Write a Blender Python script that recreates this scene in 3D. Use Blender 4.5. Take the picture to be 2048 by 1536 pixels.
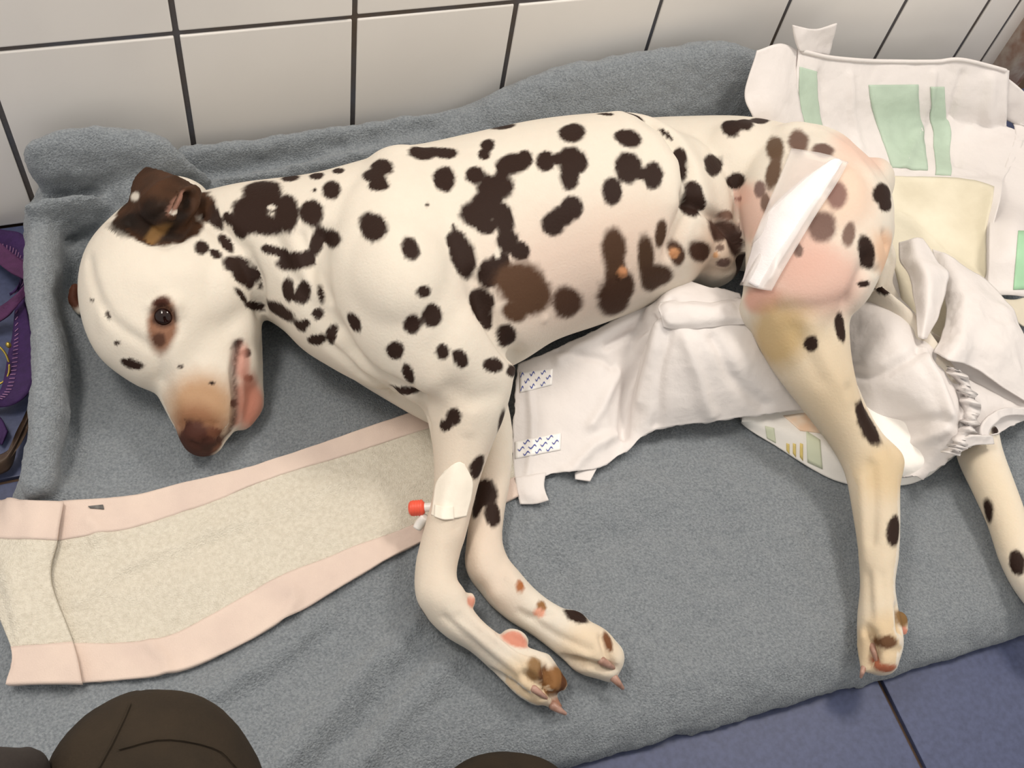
import bpy, bmesh, math, random
import numpy as np
from mathutils import Vector, Matrix
from mathutils.bvhtree import BVHTree
from mathutils import noise as mnoise

random.seed(7); rng = np.random.default_rng(7)
for o in list(bpy.data.objects): bpy.data.objects.remove(o)
SC = bpy.context.scene
COL = SC.collection

# ------------------------------------------------------------------ camera
W, H, FPX = 2048.0, 1536.0, 2063.3
PITCH, ROLL, YAW = math.radians(56.542), math.radians(15.012), math.radians(30.834)
CAM = np.array([-0.0353, -0.7283, 0.798])
_f = np.array([math.sin(YAW)*math.cos(PITCH), math.cos(YAW)*math.cos(PITCH), -math.sin(PITCH)])
_r = np.array([math.cos(YAW), -math.sin(YAW), 0.0]); _u = np.cross(_r, _f)
CR = math.cos(ROLL)*_r + math.sin(ROLL)*_u
CU = -math.sin(ROLL)*_r + math.cos(ROLL)*_u
CF = _f
cam_d = bpy.data.cameras.new('camera'); cam = bpy.data.objects.new('camera', cam_d); COL.objects.link(cam)
cam_d.sensor_width = 36.0; cam_d.lens = 36.0*FPX/W; cam_d.clip_start = 0.01
m = Matrix(((CR[0], CU[0], -CF[0], CAM[0]), (CR[1], CU[1], -CF[1], CAM[1]), (CR[2], CU[2], -CF[2], CAM[2]), (0, 0, 0, 1)))
cam.matrix_world = m
SC.camera = cam

# ------------------------------------------------------------------ light, exposure
world = bpy.data.worlds.new('world'); SC.world = world; world.use_nodes = True
bg = world.node_tree.nodes['Background']
bg.inputs[0].default_value = (1.0, 0.95, 0.88, 1); bg.inputs[1].default_value = 0.74
def area(name, loc, target, size, power, col):
    d = bpy.data.lights.new(name, 'AREA'); d.shape = 'RECTANGLE'; d.size = size[0]; d.size_y = size[1]
    d.energy = power; d.color = col
    o = bpy.data.objects.new(name, d); COL.objects.link(o); o.location = loc
    o.rotation_euler = (Vector(target)-Vector(loc)).to_track_quat('-Z', 'Y').to_euler()
    return o
area('key_light', (0.95, -0.16, 1.4), (0.5, -0.22, 0.05), (0.35, 0.25), 9.2, (1.0, 0.91, 0.81))  # unseen key light, side read off leg shadows, set low for falloff
area('added_fill_light', (-0.30, -0.14, 1.2), (0.0, -0.18, 0.05), (0.4, 0.2), 6.6, (1.0, 0.91, 0.81))  # added fill light that lifts the shadow left of the head
SC.view_settings.view_transform = 'Standard'; SC.view_settings.look = 'None'
SC.view_settings.exposure = 0.08; SC.view_settings.gamma = 1.0
SC.view_settings.use_curve_mapping = False

# ------------------------------------------------------------------ projection helpers (pixel of the 2048x1536 frame -> place in the room)
def rayd(px, py):
    return CF + CR*(px-W/2)/FPX - CU*(py-H/2)/FPX
def P(px, py, z):
    d = rayd(px, py); t = (z-CAM[2])/d[2]; return CAM + t*d
def PY(px, py, y):
    d = rayd(px, py); t = (y-CAM[1])/d[1]; return CAM + t*d
def nrm(v):
    v = np.asarray(v, float); n = np.linalg.norm(v); return v/n if n > 1e-12 else v

# ------------------------------------------------------------------ materials
MATS = {}
def srgb(r, g, b):
    def c(v):
        v /= 255.0
        return v/12.92 if v <= 0.04045 else ((v+0.055)/1.055)**2.4
    return (c(r), c(g), c(b))
def mat(name, col, rough=0.7, var=0.12, vscale=30.0, bump=0.0, bscale=200.0, bdist=0.001, spec=0.4, col2=None, sss=0.0, metal=0.0, trans=0.0, alpha=1.0, sheen=0.0, translucent=0.0):
    if name in MATS: return MATS[name]
    M = bpy.data.materials.new(name); M.use_nodes = True; nt = M.node_tree; N = nt.nodes; L = nt.links
    p = N['Principled BSDF']
    tc = N.new('ShaderNodeTexCoord')
    nz = N.new('ShaderNodeTexNoise'); nz.inputs['Scale'].default_value = vscale; nz.inputs['Detail'].default_value = 5
    L.new(tc.outputs['Object'], nz.inputs['Vector'])
    mx = N.new('ShaderNodeMix'); mx.data_type = 'RGBA'
    c2 = col2 if col2 else tuple(v*(1-var*2) for v in col)
    mx.inputs['A'].default_value = (*col, 1); mx.inputs['B'].default_value = (*c2, 1)
    rp = N.new('ShaderNodeMapRange'); rp.inputs['From Min'].default_value = 0.35; rp.inputs['From Max'].default_value = 0.7
    L.new(nz.outputs['Fac'], rp.inputs['Value']); L.new(rp.outputs['Result'], mx.inputs['Factor'])
    L.new(mx.outputs['Result'], p.inputs['Base Color'])
    p.inputs['Roughness'].default_value = rough; p.inputs['Specular IOR Level'].default_value = spec
    p.inputs['Metallic'].default_value = metal
    if sss: p.inputs['Subsurface Weight'].default_value = sss; p.inputs['Subsurface Radius'].default_value = (0.006, 0.003, 0.002); p.inputs['Subsurface Scale'].default_value = 1.0
    if trans: p.inputs['Transmission Weight'].default_value = trans
    if alpha < 1: p.inputs['Alpha'].default_value = alpha
    if sheen: p.inputs['Sheen Weight'].default_value = sheen; p.inputs['Sheen Roughness'].default_value = 0.5
    if bump:
        bn = N.new('ShaderNodeTexNoise'); bn.inputs['Scale'].default_value = bscale; bn.inputs['Detail'].default_value = 4
        L.new(tc.outputs['Object'], bn.inputs['Vector'])
        bp = N.new('ShaderNodeBump'); bp.inputs['Strength'].default_value = bump; bp.inputs['Distance'].default_value = bdist
        L.new(bn.outputs['Fac'], bp.inputs['Height']); L.new(bp.outputs['Normal'], p.inputs['Normal'])
    if translucent:
        out = N['Material Output']; tr = N.new('ShaderNodeBsdfTranslucent'); ms = N.new('ShaderNodeMixShader')
        L.new(mx.outputs['Result'], tr.inputs['Color']); ms.inputs[0].default_value = translucent
        L.new(p.outputs[0], ms.inputs[1]); L.new(tr.outputs[0], ms.inputs[2]); L.new(ms.outputs[0], out.inputs[0])
    MATS[name] = M; return M

# ------------------------------------------------------------------ object helpers
def mkmesh(name, V, F, m=None, parent=None, smooth=True):
    me = bpy.data.meshes.new(name); me.from_pydata([tuple(map(float, v)) for v in V], [], [tuple(int(i) for i in f) for f in F])
    me.validate(); me.update()
    if smooth: me.polygons.foreach_set('use_smooth', [True]*len(me.polygons))
    o = bpy.data.objects.new(name, me); COL.objects.link(o)
    if m: me.materials.append(m)
    if parent: o.parent = parent; o.matrix_parent_inverse = parent.matrix_world.inverted()
    return o
def empty(name, loc):
    o = bpy.data.objects.new(name, None); COL.objects.link(o); o.location = tuple(loc); o.empty_display_size = 0.05
    o.matrix_world = Matrix.Translation(tuple(loc)); return o
def tag(o, label, cat, group=None):
    o['label'] = label; o['category'] = cat
    if group: o['group'] = group
    return o
def structure(o, label=None):
    o['kind'] = 'structure'
    if label: o['label'] = label
    return o
def box_vf(c, s, bev=0.0):
    bm = bmesh.new(); bmesh.ops.create_cube(bm, size=1.0)
    for v in bm.verts: v.co = Vector((v.co.x*s[0], v.co.y*s[1], v.co.z*s[2]))
    if bev: bmesh.ops.bevel(bm, geom=list(bm.edges), offset=bev, segments=2, affect='EDGES', profile=0.6)
    V = [tuple(np.array(v.co)+np.array(c)) for v in bm.verts]; bm.verts.index_update()
    F = [[v.index for v in f.verts] for f in bm.faces]; bm.free(); return V, F

def crom(A, n):
    """Catmull-Rom resample along axis 0 to n samples."""
    A = np.asarray(A, float); k = len(A)
    if k == 1: return np.repeat(A, n, 0)
    t = np.linspace(0, k-1, n); i = np.minimum(t.astype(int), k-2); f = t-i
    Ap = np.concatenate([[2*A[0]-A[1]], A, [2*A[-1]-A[-2]]], 0)
    sh = (-1,)+(1,)*(A.ndim-1); f = f.reshape(sh)
    p0, p1, p2, p3 = Ap[i], Ap[i+1], Ap[i+2], Ap[i+3]
    return 0.5*(2*p1+(p2-p0)*f+(2*p0-5*p1+4*p2-p3)*f**2+(3*p1-p0-3*p2+p3)*f**3)

def rings_mesh(R, cap=True):
    """R: (n, s, 3) closed rings -> verts, faces."""
    n, s = R.shape[:2]; V = list(R.reshape(-1, 3)); F = []
    for i in range(n-1):
        for j in range(s):
            a = i*s+j; b = i*s+(j+1) % s
            F.append((a, b, b+s, a+s))
    if cap:
        F.append(tuple(range(s))[::-1]); F.append(tuple((n-1)*s+j for j in range(s)))
    return V, F

def loft_params(st, sub=6):
    """st: list of (A, B, zc, b) where A, B are the two outline pixels, zc the height of the centre, b the vertical half thickness (None = round)."""
    C = np.array([P((a[0]+b[0])/2, (a[1]+b[1])/2, z) for a, b, z, _ in st])
    T = np.gradient(C, axis=0) if len(C) > 1 else np.array([[1., 0, 0]])
    A_, B_, NH, NV = [], [], [], []
    for k, (a, b, z, bb) in enumerate(st):
        t = nrm(T[k]); up = np.array([0, 0, 1.0]); nh = nrm(np.cross(up, t)); nv = nrm(np.cross(t, nh))
        tp = np.array([t@CR, t@CU]); mp = nrm([-tp[1], tp[0]])
        md = mp[0]*CR + mp[1]*CU
        d = (C[k]-CAM)@CF
        ab = np.array([b[0]-a[0], -(b[1]-a[1])])
        w = 0.5*abs(ab@mp)*d/FPX
        if bb is None: A_.append(w); B_.append(w)
        else:
            q = w*w-(bb*(nv@md))**2
            A_.append(math.sqrt(max(q, (0.3*w)**2))/max(abs(nh@md), 0.25)); B_.append(bb)
        NH.append(nh); NV.append(nv)
    n = (len(st)-1)*sub+1
    C = crom(C, n); A_ = crom(np.array(A_), n); B_ = crom(np.array(B_), n); NH = crom(np.array(NH), n); NV = crom(np.array(NV), n)
    return C, A_, B_, NH, NV
def rings_from(C, A_, B_, NH, NV, segs=28, round_caps=True, cap_k=0.8):
    th = np.linspace(0, 2*np.pi, segs, endpoint=False)
    def ring(c, a, b, nh, nv): return c + np.outer(np.cos(th)*a, nh) + np.outer(np.sin(th)*b, nv)
    R = [ring(C[i], A_[i], B_[i], NH[i], NV[i]) for i in range(len(C))]
    if round_caps:
        for end in (0, -1):
            t = nrm(C[0]-C[1]) if end == 0 else nrm(C[-1]-C[-2])
            r = min(A_[end], B_[end])*cap_k; ex = []
            for ph in (0.35, 0.75, 1.1, 1.4):
                ex.append(ring(C[end]+t*r*math.sin(ph), A_[end]*math.cos(ph), B_[end]*math.cos(ph), NH[end], NV[end]))
            R = (ex[::-1]+R) if end == 0 else (R+ex)
    return np.array(R)
def loft(st, sub=6, segs=28, **k):
    return rings_mesh(rings_from(*loft_params(st, sub), segs=segs, **k))
def chain(pts, sub=5, segs=20):
    """pts: (px, py, z, radius_px) round chain."""
    C = np.array([P(a, b, z) for a, b, z, r in pts]); T = np.gradient(C, axis=0)
    NH, NV, A_ = [], [], []
    for k in range(len(pts)):
        t = nrm(T[k]); up = np.array([0, 0, 1.0]) if abs(t[2]) < 0.9 else np.array([1.0, 0, 0])
        nh = nrm(np.cross(up, t)); NH.append(nh); NV.append(np.cross(t, nh)); A_.append(pts[k][3]*((C[k]-CAM)@CF)/FPX)
    n = (len(pts)-1)*sub+1
    A_ = crom(np.array(A_), n)
    return rings_mesh(rings_from(crom(C, n), A_, A_, crom(np.array(NH), n), crom(np.array(NV), n), segs=segs, cap_k=1.0))
def ellip(px, py, z, ra, rb, rc, ang=0.0, segs=24, tilt=None):
    """ellipsoid: ra px along image direction ang (deg, clockwise), rb px across it (both on the ground plane), rc vertical in m."""
    c = P(px, py, z); ca, sa = math.cos(math.radians(ang)), math.sin(math.radians(ang))
    e1 = P(px+ca*ra, py+sa*ra, z)-c; e2 = P(px-sa*rb, py+ca*rb, z)-c; e3 = np.array([0, 0, rc])
    V, F = [], []; n, s = 14, segs
    R = []
    for i in range(1, n):
        ph = math.pi*i/n
        R.append([c+e3*math.cos(ph)+math.sin(ph)*(e1*math.cos(t)+e2*math.sin(t)) for t in np.linspace(0, 2*math.pi, s, endpoint=False)])
    return rings_mesh(np.array(R))
_perm = np.random.default_rng(3).permutation(256); _perm = np.concatenate([_perm, _perm, _perm])
_grad = np.random.default_rng(4).normal(size=(256, 3)); _grad /= np.linalg.norm(_grad, axis=1, keepdims=True)
def vnoise(X, sc=1.0):
    """3D gradient noise, about -1..1, for an array of points"""
    X = np.asarray(X, float)*sc; I = np.floor(X).astype(int); f = X-I; u = f*f*f*(f*(f*6-15)+10); I &= 255
    out = 0.0
    for dx in (0, 1):
        for dy in (0, 1):
            for dz in (0, 1):
                h = _perm[_perm[_perm[(I[..., 0]+dx) & 255]+((I[..., 1]+dy) & 255)]+((I[..., 2]+dz) & 255)]
                w = (u[..., 0] if dx else 1-u[..., 0])*(u[..., 1] if dy else 1-u[..., 1])*(u[..., 2] if dz else 1-u[..., 2])
                out = out+w*(_grad[h]*(f-np.array([dx, dy, dz]))).sum(-1)
    return out*1.5
def fbm(X, sc, oct=3):
    o = 0.0; a = 1.0
    for k in range(oct): o = o+a*vnoise(np.asarray(X, float)+17.3*k, sc*2**k); a *= .5
    return o

# ================================================================== SETTING
TW, TH = 0.15, 0.2015
m_tile = mat('white_glazed_tile', (0.90, 0.87, 0.835), rough=0.25, var=0.03, vscale=6, bump=0.05, bscale=12, bdist=0.002, spec=0.35)
m_grout = mat('dark_grey_grout', srgb(88, 90, 98), rough=0.95, vscale=14, col2=srgb(92, 80, 68), bump=0.5, bscale=300)
m_floor = mat('blue_grey_floor_tile', srgb(76, 84, 116), rough=0.45, var=0.12, vscale=220, bump=0.1, bscale=250, bdist=0.0006)
m_fgrout = mat('brown_floor_grout', srgb(92, 74, 62), rough=0.95, vscale=60, bump=0.4, bscale=300)
X0, X1 = -0.75, 0.867
V, F = box_vf(((X0+0.95)/2, 0.0512, 0.7), (0.95-X0, 0.1, 1.4))
wall = structure(mkmesh('wall_back', V, F, m_grout, smooth=False), 'wall of white glazed tiles with dark grout behind the dog')
tv = {}
def tile(name, x0, x1, z0, z1, parent, g=0.0048):
    key = (round(x1-x0, 4), round(z1-z0, 4))
    if key not in tv:
        V, F = box_vf((0, 0, 0), (x1-x0-g, 0.012, z1-z0-g), 0.0013)
        o = mkmesh(name, V, F, m_tile, parent, smooth=False); tv[key] = o.data
    else:
        o = bpy.data.objects.new(name, tv[key]); COL.objects.link(o); o.parent = parent
    o.location = ((x0+x1)/2, 0.0055+random.uniform(-.0005, .0005), (z0+z1)/2); o.rotation_euler = (random.uniform(-.004, .004), 0, random.uniform(-.004, .004))
    return o
for r in range(6):
    z0 = 0.0 if r == 0 else TH*r
    for k in range(-5, 6):
        x0 = k*TW; x1 = min(x0+TW, X1)
        if k == 5: x1 = X1
        tile('tile', x0, x1, z0, z0+TH, wall)
    tile('tile', X1, X1+0.046, z0, z0+TH, wall)
    tile('tile', X1+0.046, X1+0.072, z0, z0+TH, wall)
# wall beyond the corner post
m_grey = mat('grey_painted_wall', srgb(150, 145, 140), rough=0.6, var=0.04)
V, F = box_vf((1.45, 0.075, 0.7), (0.9, 0.1, 1.4), 0.002)
structure(mkmesh('wall_right', V, F, m_grey, smooth=False), 'plain grey wall past the rusty corner post')
m_rust = mat('rusty_steel', srgb(190, 180, 170), rough=0.55, vscale=45, col2=srgb(140, 96, 74), metal=0.1, bump=0.5, bscale=120)
post = empty('corner_post', (0.955, -0.012, 0)); tag(post, 'rusty grey steel corner post at the end of the tiled wall', 'post')
V, F = box_vf((0.948, -0.012, 0.7), (0.026, 0.03, 1.4), 0.003); mkmesh('flange', V, F, m_rust, post)
V, F = box_vf((0.972, -0.004, 0.7), (0.024, 0.022, 1.4), 0.003); mkmesh('web', V, F, m_rust, post)
# floor
V, F = box_vf((0.35, -0.9, -0.03), (3.4, 2.1, 0.05)); floor = structure(mkmesh('floor', V, F, m_fgrout, smooth=False), 'blue grey tiled floor with brown joints')
fm = None
for i in range(-5, 6):
    for j in range(-2, 6):
        cx = 0.445+0.15+0.3*i; cy = -0.27+0.15-0.3*j
        if cy > 0.15: continue
        if fm is None:
            V, F = box_vf((0, 0, 0), (0.2955, 0.2955, 0.012), 0.001); o = mkmesh('floor_tile', V, F, m_floor, floor, smooth=False); fm = o.data
        else:
            o = bpy.data.objects.new('floor_tile', fm); COL.objects.link(o); o.parent = floor
        y1 = min(cy+0.14775, -0.001); o.location = (cx, cy, -0.0065)
        if cy+0.148 > 0: 
            s = (y1-(cy-0.14775))/0.2955; o.scale[1] = s; o.location[1] = (y1+cy-0.14775)/2

# ================================================================== BLANKET
Z0 = 0.032
topline = [(-60, 330, .03), (60, 345, .03), (130, 330, .035), (290, 318, .04), (345, 350, .035), (390, 350, .03), (540, 322, .03), (705, 294, .03), (870, 250, .03), (1000, 182, .03), (1150, 132, .03), (1290, 108, .03), (1420, 84, .03), (1500, 102, .03), (1650, 150, .03), (1900, 150, .03), (2048, 170, .03)]
_tp = np.array([PY(a, b, -y) for a, b, y in topline]); _tp = _tp[np.argsort(_tp[:, 0])]
def ztop(x): return np.interp(x, _tp[:, 0], _tp[:, 2])
ledge = np.array([P(a, b, z) for a, b, z in [(58, 300, .07), (55, 390, .05), (45, 480, .03), (58, 560, .02), (45, 605, .02), (62, 690, .02), (60, 850, .02), (30, 960, .015), (2, 1040, .01), (-22, 1120, .01), (-30, 1370, .01), (-40, 1500, .01), (-60, 1700, .01)]])
fedge = np.array([P(a, b, 0.006) for a, b in [(2400, 1160), (2048, 1275), (1850, 1336), (1500, 1438), (1250, 1508), (900, 1600), (500, 1700)]])
_lo = np.argsort(ledge[:, 1]); _fo = np.argsort(fedge[:, 0])
def xleft(y): return np.interp(y, ledge[_lo, 1], ledge[_lo, 0])
def yfront(x): return np.interp(x, fedge[_fo, 0], fedge[_fo, 1])
# ridges and creases on the blanket: (pixel polyline, z, width, amplitude)
HS = []
def hs(pts, z, w, a): HS.append((np.array([P(q[0], q[1], z)[:2] for q in pts]), w, a))
hs([(400, 366), (520, 344), (640, 326), (770, 300)], .034, .010, -.012)
hs([(140, 498), (200, 500), (165, 560)], .03, .022, -.055)
hs([(90, 405), (150, 392), (230, 385), (270, 400)], .055, .010, -.030)
hs([(160, 690), (146, 800), (130, 940)], .035, .010, -.006)
hs([(1250, 195), (1330, 175), (1420, 190)], .06, .014, -.014)
hs([(1000, 225), (1150, 190), (1280, 160)], .07, .014, .006)
hs([(1400, 150), (1500, 165)], .07, .015, .010)
hs([(560, 1536), (640, 1440), (740, 1340), (830, 1250)], .03, .010, .010)
hs([(640, 1536), (720, 1450), (830, 1330)], .03, .006, -.006)
hs([(720, 1536), (800, 1430), (900, 1330)], .03, .010, .008)
hs([(420, 1390), (520, 1340), (640, 1240)], .03, .012, .007)
hs([(470, 1400), (560, 1350), (650, 1270)], .03, .007, -.005)
hs([(1010, 1100), (1150, 1020), (1300, 980)], .03, .014, .004)
hs([(1040, 1190), (1180, 1100), (1330, 1050)], .03, .010, -.004)
hs([(1500, 950), (1560, 1080), (1600, 1250)], .03, .03, .004)
def segdist(XY, L):
    d = np.full(XY.shape[:-1], 1e9)
    for a, b in zip(L[:-1], L[1:]):
        ab = b-a; t = np.clip(((XY-a)@ab)/(ab@ab+1e-12), 0, 1)
        d = np.minimum(d, np.linalg.norm(XY-(a+t[..., None]*ab), axis=-1))
    return d
def hbase(x, y):
    x = np.asarray(x, float); y = np.asarray(y, float); XY = np.stack([x, y], -1)
    dl = x-xleft(y); df = y-yfront(x)
    def rnd(d, r): q = np.clip(d/r, 0, 1); return np.sqrt(np.maximum(1-(1-q)**2, 0))
    h = Z0*np.minimum(rnd(dl, .03), rnd(df, .045))
    # rolled edge rising along the wall
    zt = ztop(x); wd = np.where(x < 0.02, 0.15, 0.075)
    q = np.clip((y+0.03+wd)/wd, 0, 1); q = q*q*(3-2*q)
    back = np.clip((y+0.03)/0.03, 0, 1)
    ridge = np.maximum(zt-Z0, 0)*q*(1-0.55*back**2)
    h = h + ridge*rnd(dl, .035)
    for L, w, a in HS:
        d = segdist(XY, L); h = h + a*np.exp(-(d/w)**2)*rnd(dl, .025)
    e = np.clip(np.minimum(dl, df)/.03, 0, 1); X3 = np.stack([x, y, 0*x+.31], -1)
    h = h + e*(.0055*fbm(X3, 7, 3)+.0018*fbm(X3+3.1, 38, 2)+.0007*fbm(X3+5.7, 150, 2))
    return np.maximum(h, 0.002)
def hval(x, y): return float(hbase(np.array([x]), np.array([y]))[0])
def PB(px, py, off=0.0):
    z = Z0
    for _ in range(12):
        p = P(px, py, z); z = 0.5*z+0.5*(hval(p[0], p[1])+off)
    p = P(px, py, z); return np.array([p[0], p[1], hval(p[0], p[1])+off])
nu, nv_ = 330, 210
S = np.linspace(0, 1, nu); Tt = np.linspace(0, 1, nv_)
G = np.zeros((nv_, nu, 3))
xr = 0.86
for j, t in enumerate(Tt):
    for_it = 0
    y = np.full(nu, -0.3); 
    xs = np.linspace(-0.3, xr, nu)
    for _ in range(6):
        yf = yfront(xs); y = yf+(-0.006-yf)*t; xl = xleft(y); xs = xl+(xr-xl)*S
    G[j, :, 0] = xs; G[j, :, 1] = y
G[..., 2] = hbase(G[..., 0], G[..., 1])
Zgrid = G
V = list(G.reshape(-1, 3)); F = []
for j in range(nv_-1):
    for i in range(nu-1):
        a = j*nu+i; F.append((a, a+1, a+nu+1, a+nu))
# skirt down to the floor
def skirt(idx):
    base = len(V)
    for k in idx: q = V[k].copy(); q[2] = 0.0; V.append(q)
    for k in range(len(idx)-1): F.append((idx[k], base+k, base+k+1, idx[k+1]))
skirt([i for i in range(nu)][::-1]); skirt([j*nu for j in range(nv_)]); skirt([j*nu+nu-1 for j in range(nv_)][::-1]); skirt([(nv_-1)*nu+i for i in range(nu)])
m_blanket = mat('grey_fleece', srgb(146, 153, 159), rough=1.0, vscale=500, col2=srgb(116, 123, 130), bump=0.8, bscale=700, bdist=0.003, spec=0.1, sheen=0.25)
loopb = [nu*nv_+k for k in range(nu)][::-1]          # base of the skirt, front edge left to right
b0 = nu*nv_; e_front = list(range(b0, b0+nu))[::-1]; e_left = list(range(b0+nu, b0+nu+nv_)); e_right = list(range(b0+nu+nv_, b0+nu+2*nv_))[::-1]; e_back = list(range(b0+nu+2*nv_, b0+2*nu+2*nv_))
F.append(tuple(e_front+e_right+e_back[::-1]+e_left[::-1]))
BL = [(V, F)]
def fold(st, amp=.003):
    v, f = loft(st, sub=10, segs=40); R = np.array(v).reshape(-1, 40, 3); cc = R.mean(1, keepdims=True); d = R-cc; d /= np.linalg.norm(d, axis=-1, keepdims=True)+1e-9
    R = R+d*(amp*fbm(R, 22, 3))[..., None]; v = R.reshape(-1, 3); v[:, 1] = np.minimum(v[:, 1], -.004); BL.append((list(v), f))
fold([((340, 306), (398, 350), .074, .020), ((450, 290), (494, 334), .077, .019), ((560, 273), (604, 316), .079, .018), ((705, 254), (738, 292), .083, .016), ((870, 228), (884, 262), .088, .014), ((960, 200), (968, 242), .092, .014)])
fold([((425, 366), (455, 400), .058, .018), ((560, 342), (588, 378), .062, .018), ((700, 308), (728, 346), .068, .018), ((830, 280), (850, 320), .074, .016)], amp=.002)
fold([((62, 302), (78, 378), .104, .032), ((130, 277), (140, 378), .106, .036), ((220, 265), (205, 372), .108, .036), ((300, 270), (285, 380), .100, .034), ((352, 312), (335, 385), .088, .028), ((420, 362), (400, 392), .068, .016)])
fold([((52, 420), (66, 478), .076, .028), ((130, 404), (135, 456), .076, .026), ((200, 402), (205, 446), .070, .022), ((262, 410), (250, 440), .060, .016)], amp=.002)
fold([((62, 452), (120, 470), .060, .024), ((46, 530), (128, 540), .060, .026), ((48, 600), (130, 640), .058, .028), ((62, 690), (142, 700), .056, .027), ((62, 780), (140, 790), .054, .026), ((56, 870), (130, 880), .050, .022), ((36, 960), (118, 975), .046, .016)])
fold([((1180, 128), (1200, 175), .118, .016), ((1290, 110), (1300, 165), .126, .020), ((1420, 86), (1410, 150), .132, .022), ((1500, 104), (1490, 165), .126, .020)])
V, F = [], []
for v, f in BL:
    b = len(V); V += list(v); F += [tuple(k+b for k in q) for q in f]
t_ = mkmesh('tmp', V, F); md = t_.modifiers.new('r', 'REMESH'); md.mode = 'VOXEL'; md.voxel_size = .0042
bme = bpy.data.meshes.new_from_object(t_.evaluated_get(bpy.context.evaluated_depsgraph_get())); bpy.data.objects.remove(t_)
n_ = len(bme.vertices); X = np.zeros(n_*3); bme.vertices.foreach_get('co', X); X = X.reshape(-1, 3); E_ = np.zeros(len(bme.edges)*2, int); bme.edges.foreach_get('vertices', E_); E_ = E_.reshape(-1, 2); dg_ = np.bincount(E_.ravel(), minlength=n_)
def relax(X, it):
    for _ in range(it):
        L_ = np.stack([(np.bincount(E_[:, 0], X[E_[:, 1], k], n_)+np.bincount(E_[:, 1], X[E_[:, 0], k], n_))/dg_ for k in range(3)], 1); X = X+.6*(L_-X)
    return X
X = relax(X, 4); bme.vertices.foreach_set('co', X.ravel()); bme.update()
N_ = np.zeros(n_*3); bme.vertices.foreach_get('normal', N_); N_ = N_.reshape(-1, 3)
X = X+N_*(.0016*fbm(X, 60, 2)+.0009*fbm(X+4, 170, 2))[:, None]; X[:, 1] = np.minimum(X[:, 1], -.0015); X[:, 2] = np.maximum(X[:, 2], 0.0)
bme.vertices.foreach_set('co', X.ravel()); bme.update(); bme.polygons.foreach_set('use_smooth', [True]*len(bme.polygons)); bme.materials.clear(); bme.materials.append(m_blanket); bme.name = 'blanket'
blanket = bpy.data.objects.new('blanket', bme); COL.objects.link(blanket); tag(blanket, 'thick grey fleece blanket bunched up against the tiled wall under the dog', 'blanket')

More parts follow.
